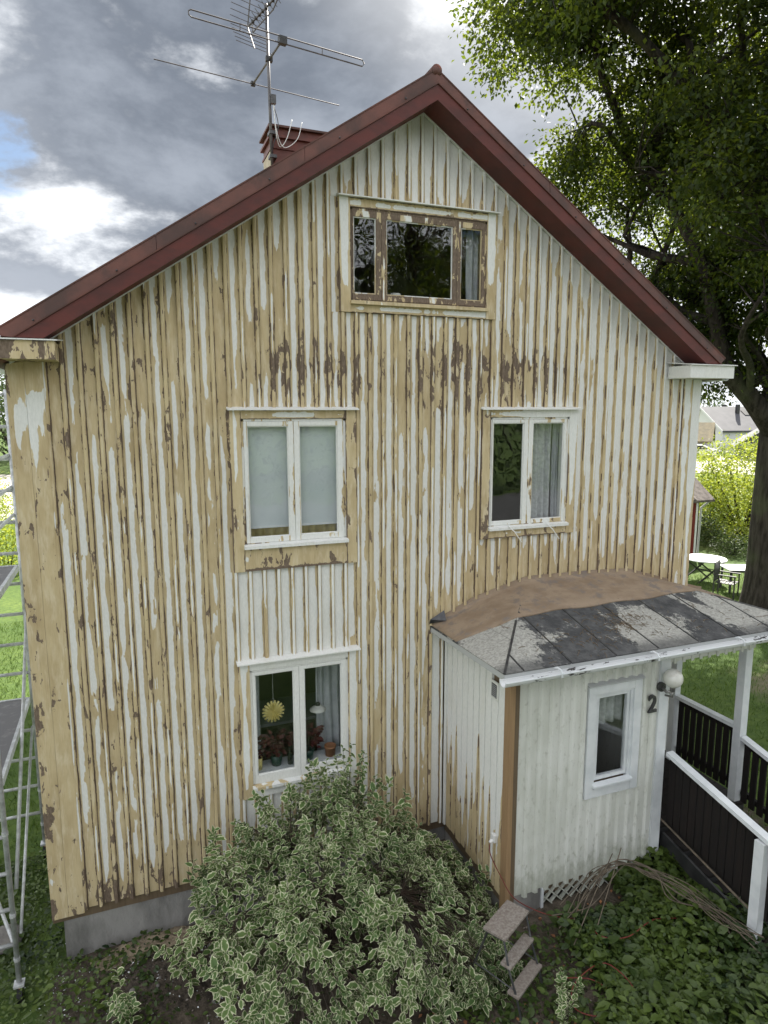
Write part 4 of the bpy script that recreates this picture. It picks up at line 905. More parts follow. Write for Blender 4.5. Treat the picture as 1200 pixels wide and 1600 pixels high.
# ------------------------------------------------------------------ aerial on the chimney
def build_antenna():
    T = empty('tv_antenna', (2.085, 2.42, 9.5), 'tall grey rooftop television aerial clamped to the chimney', 'antenna')
    mx, my = 2.082, 2.40
    MB().tube([(mx, my, 9.05), (mx-.03, my, 11.32)], .021, 10).build('mast', 'alu', T, True)
    for z in (9.45, 9.75): MB().box(mx-.035, mx+.06, my-.035, 2.50, z-.02, z+.02).build('mast_clamp', 'dark', T)
    MB().box(mx-.01, mx+.06, my-.06, my+.0, 10.10, 10.21).build('amplifier_box', 'dark', T)
    zb = 10.655; e = Vector((.988, .155, 0)); dc = Vector((2.135, 1.87, zb)); rc = Vector((1.995, 3.15, zb))
    MB().tube([rc, dc], .014, 8).build('boom', 'alu', T); MB().tube([rc-e*1.37, rc+e*1.37], .0075, 6).build('reflector_rod', 'alu', T)
    h = .04; L = 1.14; pts = [dc+Vector((0, 0, -h))]
    pts = [dc-e*.03+Vector((0, 0, -h)), dc-e*L+Vector((0, 0, -h))]
    for a in (210, 180, 150): pts.append(dc-e*(L+.03)+e*0+Vector((0, 0, h*math.sin(rad(a-180)+0)*-1)))
    pts += [dc-e*L+Vector((0, 0, h)), dc+e*L+Vector((0, 0, h)), dc+e*(L+.03), dc+e*L+Vector((0, 0, -h)), dc+e*.03+Vector((0, 0, -h))]
    MB().tube(pts, .0085, 6).build('folded_dipole', 'alu', T)
    for s in (-.55, .55): MB().tube([dc+e*s+Vector((0, 0, -h)), dc+e*s+Vector((0, 0, h))], .006, 6).build('spacer', 'alu', T)
    MB().obox(dc+Vector((0, 0, -.01)), e*.05, Vector((-.155, .988, 0))*.035, Vector((0, 0, .045))).build('terminal_box', 'black', T)
    MB().obox(rc, e*.03, Vector((-.155, .988, 0))*.02, Vector((0, 0, .03))).build('boom_clamp', 'black', T); MB().obox((mx-.01, my, zb), (.045, 0, 0), (0, .03, 0), (0, 0, .03)).build('boom_clamp', 'black', T)
    # UHF yagi with corner reflector
    b0, b1 = Vector((1.87, 2.72, 11.17)), Vector((2.33, 1.45, 11.30)); d = (b1-b0).normalized(); s = d.cross(Vector((0, 0, 1))).normalized(); u = s.cross(d)
    MB().tube([b0, b1], .013, 8).build('uhf_boom', 'alu', T)
    MB().tube([b0+d*.10-u*.13, b0+d*.62-u*.11, b0+d*.78-u*.02], .009, 6).build('boom_brace', 'alu', T); MB().tube([b0+d*.10-u*.13, b0+d*.10], .008, 6).build('boom_brace', 'alu', T)
    for k in range(15):
        p = b0+d*(.12+.085*k)
        for a in (45, 135): q = (s*math.cos(rad(a))+u*math.sin(rad(a)))*.085; MB().tube([p-q, p+q], .0045, 5).build('director', 'alu', T)
        MB().obox(p, d*.012, s*.018, u*.018).build('director_mount', 'black', T)
    for sg in (-1, 1):
        arm = (u*sg*.9-d*(-.35)).normalized(); MB().tube([b0-d*.02, b0-d*.02+arm*.36], .009, 6).build('reflector_arm', 'alu', T)
        for k in range(5): p = b0-d*.02+arm*(.06+.07*k); MB().tube([p-s*.27, p+s*.27], .0045, 5).build('reflector_rod', 'alu', T)
    # cables to the chimney
    for k, (x1, z1) in enumerate(((2.38, 9.93), (2.52, 9.92))):
        pts = [(mx+.03, my-.03, 10.12), (mx+.05, my-.05, 9.75+.05*k), (mx+.12+.05*k, 2.44, 9.60), (x1-.08, 2.43, 9.72), (x1, 2.45, z1+.04)]
        MB().tube(smooth_path(pts, 5), .006, 6).build('cable', 'whiteplastic', T, True)
    MB().tube(smooth_path([(mx+.02, my-.03, 10.12), (mx+.09, my-.02, 9.85), (mx+.02, my-.02, 9.6), (mx-.005, my+.05, 9.4)], 5), .006, 6).build('cable', 'black', T, True)
build_antenna()

# ------------------------------------------------------------------ step stool
def build_stool():
    T = empty('step_stool', (3.28, -2.25, .45), 'three-tread step stool with weathered wooden steps and thin metal frame', 'step stool')
    a = Vector((.87, .49, 0)); b = Vector((.49, -.87, 0)).normalized(); a.normalize()
    cs = [(Vector((3.255, -2.09, 1.05)), .24, .125), (Vector((3.285, -2.255, .83)), .235, .058), (Vector((3.318, -2.352, .60)), .245, .062)]
    for c, hl, hd in cs: MB().obox(c, a*hl, b*hd, Vector((0, 0, .014))).build('tread', 'treadw', T, bevel=.004)
    for s in (-1, 1):
        f = lambda c, bb, z: c+a*s*.225+b*bb+Vector((0, 0, z))
        p0 = f(cs[0][0], .10, -.02); p3 = f(cs[2][0], .09, 0); p3.z = .36
        MB().tube([p0, f(cs[1][0], .03, -.02), f(cs[2][0], .03, -.02), p3], .011, 8).build('front_leg', 'dark', T)
        q0 = f(cs[0][0], -.08, -.02); q1 = q0-b*.22; q1.z = .36
        MB().tube([q0, q1], .011, 8).build('rear_leg', 'dark', T)
        MB().tube([p0.lerp(p3, .62), q0.lerp(q1, .62)], .007, 6).build('side_brace', 'dark', T)
        MB().tube([f(cs[0][0], .11, -.022), f(cs[0][0], -.11, -.022)], .010, 6).build('tread_rail', 'dark', T)
    for c, hl, hd in cs[1:]: MB().tube([c-a*.235+Vector((0, 0, -.024)), c+a*.235+Vector((0, 0, -.024))], .008, 6).build('tread_bar', 'dark', T)
    q = cs[0][0]-b*.30; q.z = .50; MB().tube([q-a*.225, q+a*.225], .009, 6).build('rear_bar', 'dark', T)
build_stool()

# ------------------------------------------------------------------ rolling scaffold by the left wall
def build_scaffold():
    T = empty('scaffold_tower', (-1.75, 1.1, 0), 'galvanised rolling scaffold tower with grey platforms beside the house corner', 'scaffold')
    xa, xb, ya, yb = -1.33, -2.15, -.167, 2.25
    for x in (xa, xb):
        for y in (ya, yb):
            MB().tube([(x, y, .24), (x, y, 6.3)], .0255, 12).build('upright', 'galv', T, True)
            c = MB().box(x-.05, x+.05, y-.05, y+.05, .20, .225).build('caster_plate', 'galv', T); MB().tube([(x, y, .225), (x, y, .42)], .018, 10).build('leg_spindle', 'galv', T)
            w = MB().tube([(x-.025, y, .075), (x+.025, y, .075)], .085, 18).build('caster_wheel', 'tyre', T); MB().bar((x, y+.03, .19), (x, y+.01, .08), .07, .02, (1, 0, 0)).build('caster_fork', 'terr', T)
            for z in (.5, 1.0, 1.9, 2.9): MB().tube([(x, y, z-.02), (x, y, z+.02)], .031, 12).build('coupler', 'galv', T)
    for y in (ya, yb):
        for k in range(15): z = .67+.3985*k; MB().tube([(xa, y, z), (xb, y, z)], .0215, 10).build('rung', 'galv', T, True)
    for z in (5.5, 5.1, 4.75):
        for x in (xb, xa-.03): MB().tube([(x, ya, z), (x, yb, z)], .02, 8).build('guard_rail', 'galv', T, True)
    MB().tube([(xa+.045, ya+.04, 1.25), (xa+.045, yb, 3.7)], .019, 8).build('brace', 'galv', T, True); MB().tube([(xa+.05, ya+.03, .75), (xa+.05, 1.7, 2.15)], .016, 8).build('brace', 'galv', T, True); MB().tube([(xb, ya, 1.0), (xb, yb, 3.2)], .019, 8).build('brace', 'yellowtube', T, True)
    MB().tube([(xa-.02, ya, .70), (xb, yb-.1, .70)], .019, 8).build('brace', 'galv', T, True)
    for z in (2.38, 4.13):
        d = MB().box(xb+.03, xa-.03, .05, 2.05, z-.02, z).build('platform', 'ply', T)
        for x in (xb+.02, xa-.02): MB().box(x-.018, x+.018, .02, 2.08, z-.07, z+.008).build('platform_edge', 'galv', d)
        for y in (.02, 2.08): MB().box(xb+.04, xa-.04, y-.018, y+.018, z-.07, z+.006).build('platform_edge', 'galv', d)
build_scaffold()

# ------------------------------------------------------------------ trees
def blob_points(n, rg, c, r, noise=.25):
    d = norm(rg.normal(size=(n, 3))); rr = rg.random(n)**.45; return c+d*rr[:, None]*np.array(r)
def make_tree(name, base, label, seed, trunk_r, trunk_top, limbs, lobes, nclump, lpc, lsize, leafmat, barkmat='bark', group=None, keep=None, clump_r=.55, hang=.25, gap=-1.35):
    rg = np.random.default_rng(seed); B = Vector(base); T = empty(name, base, label, 'tree', group)
    m = MB(); tp = [B+Vector((0, 0, -.25)), B+Vector((.02, 0, .25)), B+Vector((.04, .02, 1.2)), B+Vector((0, .05, trunk_top*.5)), B+Vector((.1, 0, trunk_top*.8)), B+Vector((.15, 0, trunk_top))]
    m.tube(smooth_path(tp, 4), list(np.interp(np.linspace(0, 1, 21), [0, .12, .35, 1], [trunk_r*1.5, trunk_r*1.15, trunk_r, trunk_r*.35])), 14)
    joints = []
    def limb(p0, pts, r0):
        path = smooth_path([p0]+[B+Vector(p) for p in pts], 6); n = len(path); m.tube(path, list(np.linspace(r0, r0*.22, n)), 9)
        for i in range(2, n): joints.append((path[i], r0*(1-.78*i/n)))
        for i in range(3, n-1, 2):        # secondary branches
            p = path[i]; d0 = (path[min(i+1, n-1)]-path[i-1]).normalized(); a = Vector(rg.normal(size=3)).normalized(); d = (d0*.6+a*.9+Vector((0, 0, .25))).normalized()
            ln = r0*rg.uniform(8, 15); q = [p, p+d*ln*.35, p+d*ln*.7+Vector(rg.normal(size=3))*ln*.10, p+d*ln+Vector(rg.normal(size=3))*ln*.14]; sp = smooth_path(q, 3)
            m.tube(sp, list(np.linspace(r0*.42, r0*.1, len(sp))), 6)
            for z in sp[2:]: joints.append((z, r0*.2))
    for (h, pts, r0) in limbs:
        limb(B+Vector((.05, 0, h)), pts, r0)
    J = np.array([list(j[0]) for j in joints])
    w = np.array([l[2] for l in lobes]); w = w/w.sum(); C = []
    for l, k in zip(lobes, rg.multinomial(nclump, w)): C.append(blob_points(k, rg, np.array(B)+np.array(l[0]), l[1]))
    C = np.concatenate(C)
    if keep is not None: C = C[keep(C)]
    # gaps: drop clumps where a coarse wave field is low
    g = np.sin(C[:, 0]*1.9+seed)+np.sin(C[:, 1]*1.7+2*seed)+np.sin(C[:, 2]*2.1+.7*seed)+np.sin(C[:, 0]*.9-C[:, 2]*1.3); C = C[g > gap]
    for c in C[rg.random(len(C)) < .55]:
        j = J[np.argmin(((J-c)**2).sum(1)+.3*(J[:, 2] > c[2]))]; mid = (c+j)/2+rg.normal(size=3)*.12; m.tube([j, mid, c], [.022, .014, .005], 4, False)
    m.build('trunk', barkmat, T, True)
    n = len(C)*lpc; cc = np.repeat(C, lpc, 0); off = rg.normal(size=(n, 3))*np.array((clump_r, clump_r, clump_r*.55))*.62; P = cc+off
    D = norm(off+rg.normal(size=(n, 3))*.35+np.array((0, 0, -hang))); Nn = norm(rg.normal(size=(n, 3))*.55+np.array((0, 0, 1.0)))
    tone = np.clip(np.repeat(rg.random(len(C)), lpc)*.6+rg.random(n)*.5, 0, 1)
    leaf_object('crown', P, D, Nn, rg.uniform(.7, 1.2, n)*lsize, leafmat, T, 'kite', tone)
    return T
OAKB = (16.12, 5.55, .62)
LB = Vector((-.932, .361, 0))      # picture-left across the view
def lo(l, z, dep=0.0): v = LB*l+Vector((.361, .932, 0))*dep; return (v.x, v.y, z)
OAK_LIMBS = [
    (4.6, [lo(.9, 5.6, -.3), lo(1.9, 6.6, -.6), lo(2.6, 8.6, -.8), lo(3.6, 10.6, -.6), lo(4.6, 12.2, -.2)], .30),
    (5.6, [lo(.9, 7.2, .4), lo(2.3, 8.4, .8), lo(4.3, 9.0, 1.0), lo(6.4, 9.8, 1.2)], .24),
    (7.0, [lo(1.0, 9.0, -.8), lo(2.6, 11.2, -1.6), lo(4.8, 13.2, -2.0), lo(7.0, 14.6, -2.2)], .26),
    (8.2, [lo(.8, 10.2, .8), lo(2.0, 12.4, 2.0), lo(3.6, 14.6, 3.0)], .22), (6.4, [lo(-1.5, 8.2, .5), lo(-3.6, 10.0, .8), lo(-6.0, 11.4, .6)], .25),
    (7.6, [lo(-.8, 9.5, -1.6), lo(-1.6, 11.4, -4.0), lo(-2.0, 13.0, -6.0)], .22), (5.2, [lo(.6, 7.0, -1.8), lo(1.6, 8.6, -4.0), lo(2.6, 9.8, -5.8)], .2),
    (9.0, [lo(.4, 12.0, .3), lo(.8, 14.8, .2), lo(.4, 17.4, 0)], .24), (8.6, [lo(-1.6, 11.4, 2.2), lo(-3.2, 13.8, 4.2)], .2), (4.2, [lo(-.8, 5.4, 1.6), lo(-1.4, 6.6, 3.8), lo(-1.8, 7.6, 5.6)], .18)]
OAK_LOBES = [(lo(5.6, 14.3, -.6), (2.9, 2.6, 2.1), 1.25), (lo(3.6, 12.3, .6), (2.8, 2.8, 2.3), 1.3), (lo(2.6, 9.6, 1.0), (2.4, 2.6, 1.7), 1.0), (lo(1.6, 6.9, .6), (1.9, 2.4, 1.1), .55),
             (lo(.2, 14.2, .2), (3.4, 3.2, 2.6), 1.4), (lo(-2.2, 11.6, .6), (3.6, 3.4, 2.8), 1.2), (lo(-5.2, 12.2, .4), (2.9, 3.0, 2.4), .7), (lo(.6, 10.9, -3.6), (3.2, 2.6, 2.0), .8), (lo(.6, 8.4, -1.5), (2.0, 2.4, 1.5), .75),
             (lo(3.4, 16.8, 0), (3.2, 3.0, 1.9), .9), (lo(-.5, 17.2, 0), (3.6, 3.2, 2.0), .9), (lo(.5, 11.8, 4.6), (3.6, 2.6, 2.6), .8), (lo(6.2, 11.2, .8), (1.5, 1.5, 1.1), .22), (lo(-.6, 7.4, 1.0), (2.2, 2.0, 1.1), .45),
             (lo(2.6, 9.8, -3.0), (2.6, 1.5, 1.7), .75), (lo(4.6, 13.2, -3.2), (2.8, 1.3, 2.1), .8), (lo(1.0, 13.6, -3.8), (2.8, 1.3, 2.3), .7), (lo(3.6, 7.6, .4), (1.2, 1.4, .8), .22)]
OAK = make_tree('oak_tree', OAKB, 'large backlit oak with spreading limbs beside the house', 11, .56, 10.5, OAK_LIMBS, OAK_LOBES, 4700, 60, .132, 'oak', clump_r=.42, gap=-.65)
def copy_tree(o, parent=None):
    c = o.copy(); link(c); inv = o.matrix_parent_inverse.copy(); c.parent = parent
    if parent: c.matrix_parent_inverse = inv
    for ch in o.children: copy_tree(ch, c)
    return c
# the tree across the garden behind the viewpoint, mirrored in the attic window
make_tree('garden_tree', (11.5, -19.0, 0), 'loose-crowned tree mirrored in the attic window panes', 15, .35, 10.0, OAK_LIMBS, OAK_LOBES, 1500, 30, .15, 'oak')

for i, (x, y, a) in enumerate(((-6, -44, 0.6), (22, -42, 3.5), (8, -50, 5.0))):  # unseen trees added behind the viewpoint for dark window reflections
    t3 = copy_tree(OAK); t3.location = (x, y, 0); t3.rotation_euler = (0, 0, a); tag(t3, 'unseen leafy tree added behind the viewpoint to darken the window reflections', 'tree', 'added trees behind the viewpoint')
# ------------------------------------------------------------------ variegated shrub
def build_bush():
    rg = np.random.default_rng(21)
    T = empty('variegated_shrub', (1.75, -1.05, .15), 'large shrub with white-edged green leaves under the ground floor window', 'shrub')
    zt = lambda x: np.interp(x, [-.05, .15, .45, .8, 1.3, 1.8, 2.2, 2.7, 3.1, 3.45, 3.75], [.3, .72, 1.2, 1.46, 1.62, 1.86, 1.76, 1.36, .98, .70, .40])
    n = 1350; x = rg.uniform(0.0, 3.7, n); y = -.22-rg.random(n)*2.1
    env = zt(x)*np.clip(1-((y+.75)/1.6)**2*.62, .2, 1)
    env = env*(1+.13*np.sin(x*5.1+.4)*np.sin(y*4.3+1)+.09*np.sin(x*9.7+y*6)); f = np.where(rg.random(n) < .8, rg.uniform(.80, 1.03, n), rg.uniform(.35, .8, n)); z = np.maximum(.22, env*f)
    hole = (np.sin(x*4.1+1)+np.sin(y*5.3)+np.sin(z*4.7+x*2) > -2.2) & (x > np.interp(z, [.2, .8, 1.3], [.85, .50, 0]))
    tips = np.stack([x, y, z], -1)[hole]
    # long shoots standing proud of the crown
    sh = np.array([(.95, -.7, 1.9), (1.05, -.8, 1.75), (1.35, -.5, 1.95), (2.6, -.5, 1.75), (3.1, -1.1, 1.2), (2.4, -.8, 2.0), (1.9, -.9, 2.05), (.5, -.9, 1.5), (.62, -.75, 2.02), (.42, -.6, 1.62), (.70, -.9, 1.85), (1.15, -.6, 2.22), (1.22, -.55, 2.05), (1.78, -.5, 2.36), (1.86, -.5, 2.2), (2.0, -.5, 2.42), (2.1, -.6, 2.28), (2.3, -.5, 2.30), (2.45, -.55, 2.12), (2.6, -.6, 2.05), (2.75, -.7, 1.75), (2.9, -.8, 1.55), (1.45, -.6, 2.15), (.2, -.9, 1.1), (.12, -1.0, .9), (3.5, -1.2, 1.1), (1.6, -.5, 2.22), (2.2, -.45, 2.5)])
    sh[:, 2] -= .20; tips = np.concatenate([tips, sh]+[sh-np.array((0, 0, .06*q))+rg.normal(size=sh.shape)*.08 for q in (1, 2, 3)])
    # stems
    m = MB(); base = np.array((1.75, -1.05, .12)); inner = []
    for k in range(30):
        a = rg.random()*6.28; e = np.array((1.75+1.35*math.cos(a)*rg.uniform(.3, 1), -1.0+.7*math.sin(a)*rg.uniform(.3, 1), 0)); e[2] = float(zt(e[0]))*rg.uniform(.6, .8)
        b = base+np.array((rg.normal()*.15, rg.normal()*.12, 0)); mid = b*.55+e*.45+np.array((0, 0, .25)); path = smooth_path([b, mid, e], 6)
        m.tube(path, list(np.linspace(.013, .004, len(path))), 6); inner += [list(p) for p in path[4:]]
    inner = np.array(inner); PP, DD, NN, SS = [], [], [], []
    for tp in tips:
        j = inner[np.argmin(((inner-tp)**2).sum(1))]; d = tp-j; L = np.linalg.norm(d)+1e-6; d = d/L
        if L > .05: m.tube([j, (j+tp)/2+np.array((0, 0, .03)), tp], [.0035, .003, .002], 4, False)
        d = norm(d*.5+np.array((rg.normal()*.25, -.15+rg.normal()*.25, .75))); s1 = norm(np.cross(d, rg.normal(size=3))); s2 = np.cross(d, s1)
        for q in range(5):
            p = tp-d*(.045*q); sd = s1 if q % 2 else s2
            for sg in (-1, 1):
                if rg.random() < .1: continue
                ld = norm(sd*sg*1.0+d*(.65-.12*q)+np.array((0, 0, -.22))+rg.normal(size=3)*.22); nn = norm(np.array((0, -.15, 1))+rg.normal(size=3)*.35+d*.3)
                PP.append(p); DD.append(ld); NN.append(nn); SS.append(np.clip(rg.lognormal(-2.58, .30), .04, .125)*(1.1 if q > 0 else .7))
    PP, DD, NN, SS = map(np.array, (PP, DD, NN, SS))
    m.build('stems', 'twig', T)
    # the 300 leaves that show largest are parts of their own, the rest one mass
    X, Y, Z = frames(DD, NN); vc = norm(np.array(CAM)[None]-PP); face = np.abs((Z*vc).sum(1)); dist = np.linalg.norm(PP-np.array(CAM), axis=1)
    front = -(PP[:, 1])*.35+PP[:, 2]*.25; score = SS*SS*face/dist**2*(1+front); order = np.argsort(-score); big = order[:300]; rest = order[300:]
    o = leaf_object('foliage', PP[rest], DD[rest], NN[rest], SS[rest], 'leafv', T, 'oval'); o['kind'] = 'stuff'
    lm = bpy.data.meshes.new('leaf'); lm.from_pydata([tuple(map(float, v)) for v in OVAL_V], [], [tuple(map(int, t)) for t in OVAL_T]); at = lm.attributes.new('edge', 'FLOAT', 'POINT'); at.data.foreach_set('value', OVAL_E); lm.materials.append(MT['leafv'])
    for i in big:
        M = Matrix(((X[i, 0], Y[i, 0], Z[i, 0], 0), (X[i, 1], Y[i, 1], Z[i, 1], 0), (X[i, 2], Y[i, 2], Z[i, 2], 0), (0, 0, 0, 1)))
        M = Matrix.Translation(Vector([float(q) for q in PP[i]])) @ M @ Matrix.Scale(float(SS[i]), 4)
        lf = link(bpy.data.objects.new('leaf', lm)); lf.parent = T; lf.matrix_parent_inverse = Matrix.Translation(T.location).inverted(); lf.matrix_basis = M
build_bush()
def small_shrub(loc, label, seed, n, h, mat='leafv', size=.06, spread=.16):
    rg = np.random.default_rng(seed); z0 = float(gz(np.array(loc[0]), np.array(loc[1]))); T = empty('young_shrub', (loc[0], loc[1], z0), label, 'shrub'); m = MB(); P, D, N_, S = [], [], [], []
    for k in range(n):
        e = np.array((loc[0]+rg.normal()*spread, loc[1]+rg.normal()*spread, z0+h*rg.uniform(.55, 1))); b = np.array((loc[0]+rg.normal()*.03, loc[1]+rg.normal()*.03, z0-.03)); m.tube([b, (b+e)/2+rg.normal(size=3)*.03, e], [.006, .004, .002], 5)
        d = norm(e-b); s1 = norm(np.cross(d, rg.normal(size=3))); s2 = np.cross(d, s1)
        for q in range(7):
            p = e-d*.055*q; sd = s1 if q % 2 else s2
            for sg in (-1, 1): P.append(p); D.append(norm(sd*sg+d*.5+np.array((0, 0, -.15))+rg.normal(size=3)*.2)); N_.append(norm(np.array((0, 0, 1))+rg.normal(size=3)*.3)); S.append(size*rg.uniform(.7, 1.25))
    m.build('stems', 'twig', T); leaf_object('foliage', *map(np.array, (P, D, N_, S)), mat, T, 'oval')
small_shrub((-.28, -1.02), 'sparse young shrub with pale-edged leaves on the bare soil', 5, 5, .62, 'leafv', .085, .13)
small_shrub((3.45, -2.78), 'small variegated shrub growing beside the step stool', 6, 9, .55, 'leafv', .06, .13)

# ------------------------------------------------------------------ ground cover, grass, soil
def scatter(n, x0, x1, y0, y1, rg): return rg.uniform(x0, x1, n), rg.uniform(y0, y1, n)
def cover(name, label, n, box, zh, size, mat, seed, mask=None, shape='oval', lean=.45, cat='plants'):
    rg = np.random.default_rng(seed); x, y = scatter(n, *box, rg)
    if mask is not None: k = mask(x, y, rg); x, y = x[k], y[k]
    n = len(x); hmap = zh*(.55+.45*np.sin(x*3.1+y*2.2)*np.sin(y*2.9-x*1.4)); z = gz(x, y)+.02+np.abs(hmap)*rg.random(n)**.6
    th = rg.random(n)*6.283; D = norm(np.stack([np.cos(th), np.sin(th), rg.normal(0, .3, n)], -1)); Nn = norm(np.stack([rg.normal(0, lean, n), rg.normal(-.15, lean, n), np.ones(n)], -1))
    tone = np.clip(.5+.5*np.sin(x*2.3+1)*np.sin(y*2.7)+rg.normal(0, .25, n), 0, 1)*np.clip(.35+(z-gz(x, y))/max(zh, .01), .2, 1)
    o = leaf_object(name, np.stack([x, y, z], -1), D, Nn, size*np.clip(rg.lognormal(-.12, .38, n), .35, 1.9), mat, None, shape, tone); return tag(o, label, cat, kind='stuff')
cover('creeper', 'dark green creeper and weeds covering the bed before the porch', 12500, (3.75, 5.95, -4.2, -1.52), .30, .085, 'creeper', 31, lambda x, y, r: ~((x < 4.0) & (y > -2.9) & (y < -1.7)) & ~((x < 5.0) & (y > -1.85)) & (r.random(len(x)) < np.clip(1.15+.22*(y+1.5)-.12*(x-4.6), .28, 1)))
cover('weeds', 'low weeds round the scaffold wheel and house corner', 9500, (-2.6, .15, -1.7, 2.2), .17, .055, 'creeper', 32, lambda x, y, r: ~((x > -.95) & (y > .02)) & (r.random(len(x)) < .9))
cover('weeds', 'scattered weeds in the soil before the shrub', 1500, (-.4, 3.9, -3.2, -.5), .08, .045, 'creeper', 33)
cover('weeds', 'low green weeds growing round the feet of the step stool', 1500, (2.7, 4.1, -3.2, -1.75), .12, .06, 'creeper', 34)
def grass(name, label, n, box, h, seed, mask=None):
    rg = np.random.default_rng(seed); x, y = scatter(n, *box, rg)
    if mask is not None: k = mask(x, y, rg); x, y = x[k], y[k]
    n = len(x); P = np.stack([x, y, gz(x, y)-.005], -1); D = norm(np.stack([rg.normal(0, .45, n), rg.normal(0, .45, n), np.ones(n)], -1)); Nn = norm(rg.normal(size=(n, 3))); S = h*rg.uniform(.5, 1.3, n)
    v0 = np.array([(-.07, 0, 0), (.07, 0, 0), (.03, .6, .06), (0, 1, .18), (-.03, .6, .06)], np.float32); t0 = np.array([(0, 1, 2), (0, 2, 4), (4, 2, 3)], np.int32)
    X, Y, Z = frames(D, Nn); V = P[:, None]+S[:, None, None]*(v0[None, :, 0:1]*X[:, None]+v0[None, :, 1:2]*Y[:, None]+v0[None, :, 2:3]*Z[:, None]); F = t0[None]+(np.arange(n)*5)[:, None, None]
    return tag(np_mesh(name, V.reshape(-1, 3), F.reshape(-1, 3), 'grass', None, {'tone': np.repeat(rg.random(n), 5)}), label, 'grass', kind='stuff')
grass('grass', 'shaded lawn grass in front of the creeper bed', 16000, (4.0, 7.5, -4.6, -2.6), .07, 41, lambda x, y, r: (x < 5.78) | (x > 7.2))
grass('grass', 'lawn grass beyond the porch under the oak', 42000, (7.3, 20, -2.0, 9), .10, 42)
grass('grass', 'lawn grass behind the scaffold', 22000, (-6.5, -1.2, .5, 14), .11, 43)

def mound(name, cx, cy, rx, ry, h, mat, label, seed, cat):
    rg = np.random.default_rng(seed); n = 40; u = np.linspace(-1, 1, n); X, Y = np.meshgrid(u, u); R = np.sqrt(X**2+Y**2)
    x = cx+X*rx; y = cy+Y*ry; hh = h*np.clip(1-R**2, -.3, 1)+.02*np.sin(x*17+seed)*np.sin(y*21)+.012*rg.normal(size=X.shape)*(R < 1); z = gz(x, y)+hh-.01
    V = np.stack([x, y, z], -1).reshape(-1, 3); i, j = np.meshgrid(np.arange(n-1), np.arange(n-1)); a = (j*n+i).ravel(); return tag(np_mesh(name, V, np.stack([a, a+1, a+1+n, a+n], -1), mat, None, None, True), label, cat, kind='structure')
mound('soil_heap', .12, -.62, .75, .42, .17, 'soil', 'dark crumbly soil heap between plinth and shrub', 3, 'soil'); mound('sand_strip', .05, -.13, .72, .22, .09, 'sand', 'strip of pale sand along the plinth', 4, 'sand')
def litter(name, n, box, size, mat, label, seed, dz=.0, cat='debris', zf=None):
    rg = np.random.default_rng(seed); x, y = scatter(n, *box, rg); z = (zf(x, y) if zf else gz(x, y))+dz; th = rg.random(n)*6.283
    D = np.stack([np.cos(th), np.sin(th), rg.normal(0, .15, n)], -1); Nn = norm(np.stack([rg.normal(0, .3, n), rg.normal(0, .3, n), np.ones(n)], -1))
    return tag(leaf_object(name, np.stack([x, y, z], -1), norm(D), Nn, size*rg.uniform(.4, 1.4, n), mat, None), label, cat, kind='stuff')
def heapz(x, y): return np.maximum(gz(x, y), gz(x, y)+.17*np.clip(1-((x-.12)/.75)**2-((y+.62)/.42)**2, 0, 1))
litter('paint_flakes', 260, (-1.1, .9, -1.25, -.1), .022, 'white', 'white paint flakes scattered on the soil', 51, .012, 'paint flakes', heapz)
litter('dry_leaves', 240, (2.4, 5.6, -3.4, -1.5), .05, 'terr', 'dry brown leaves lying on the bare soil by the step stool', 53, .02, 'dry leaves')
litter('soil_crumbs', 900, (-.6, 3.9, -3.0, -.3), .03, 'treadw', 'small crumbs and chips on the bare soil', 54, .012, 'debris', heapz)
litter('paint_flakes', 120, (-1.4, .0, -1.5, .3), .018, 'white', 'paint flakes lying among the weeds at the corner', 52, .05, 'paint flakes')
rg_ = np.random.default_rng(77)
for k in range(16):
    x, y = rg_.uniform(-.4, .8), rg_.uniform(-1.1, -.2); r = rg_.uniform(.012, .035); m = MB().sphere((x, y, float(heapz(np.array(x), np.array(y)))+r*.4), r, 8, 6, .7)
    tag(m.build('pebble', 'stone', None, True), 'small grey stone lying on the soil heap', 'stone', 'stones on the soil')
tag(MB().sphere((-1.62, .75, .06), .22, 14, 8, .35).build('flat_stone', 'stone', None, True), 'flat grey stone behind the scaffold brace', 'stone')

def vines():
    rg = np.random.default_rng(9); T = empty('dry_vine_bundle', (4.8, -1.85, .6), 'bundle of dry leafless vine stems leaning over the creeper', 'vine')
    for k in range(11):
        j = lambda s: Vector(rg.normal(size=3))*s
        a = Vector((3.95+.25*rg.random(), -1.98+.1*rg.random(), .66+.08*rg.random())); 
        pts = [a+j(.08), Vector((4.45, -1.83, .92))+j(.05), Vector((4.86, -1.80, 1.02))+j(.03), Vector((5.12, -2.02, 1.0))+j(.03), Vector((5.32, -2.32, .92))+j(.05), Vector((5.50, -2.62, .82))+j(.06), Vector((5.62, -2.92, .70))+j(.07)]
        if k % 4 == 0: pts = pts[1:]
        MB().tube(smooth_path(pts, 5), rg.uniform(.003, .007), 6).build('vine_stem', 'vine', T, True)
    for k in range(2): MB().tube(smooth_path([(4.0+.25*k, -2.2, .62), (4.45+.18*k, -1.95, .90), (4.86+.12*k, -1.72, 1.10+.04*k)], 5), .006, 6).build('vine_stem', 'vine', T, True)
vines()
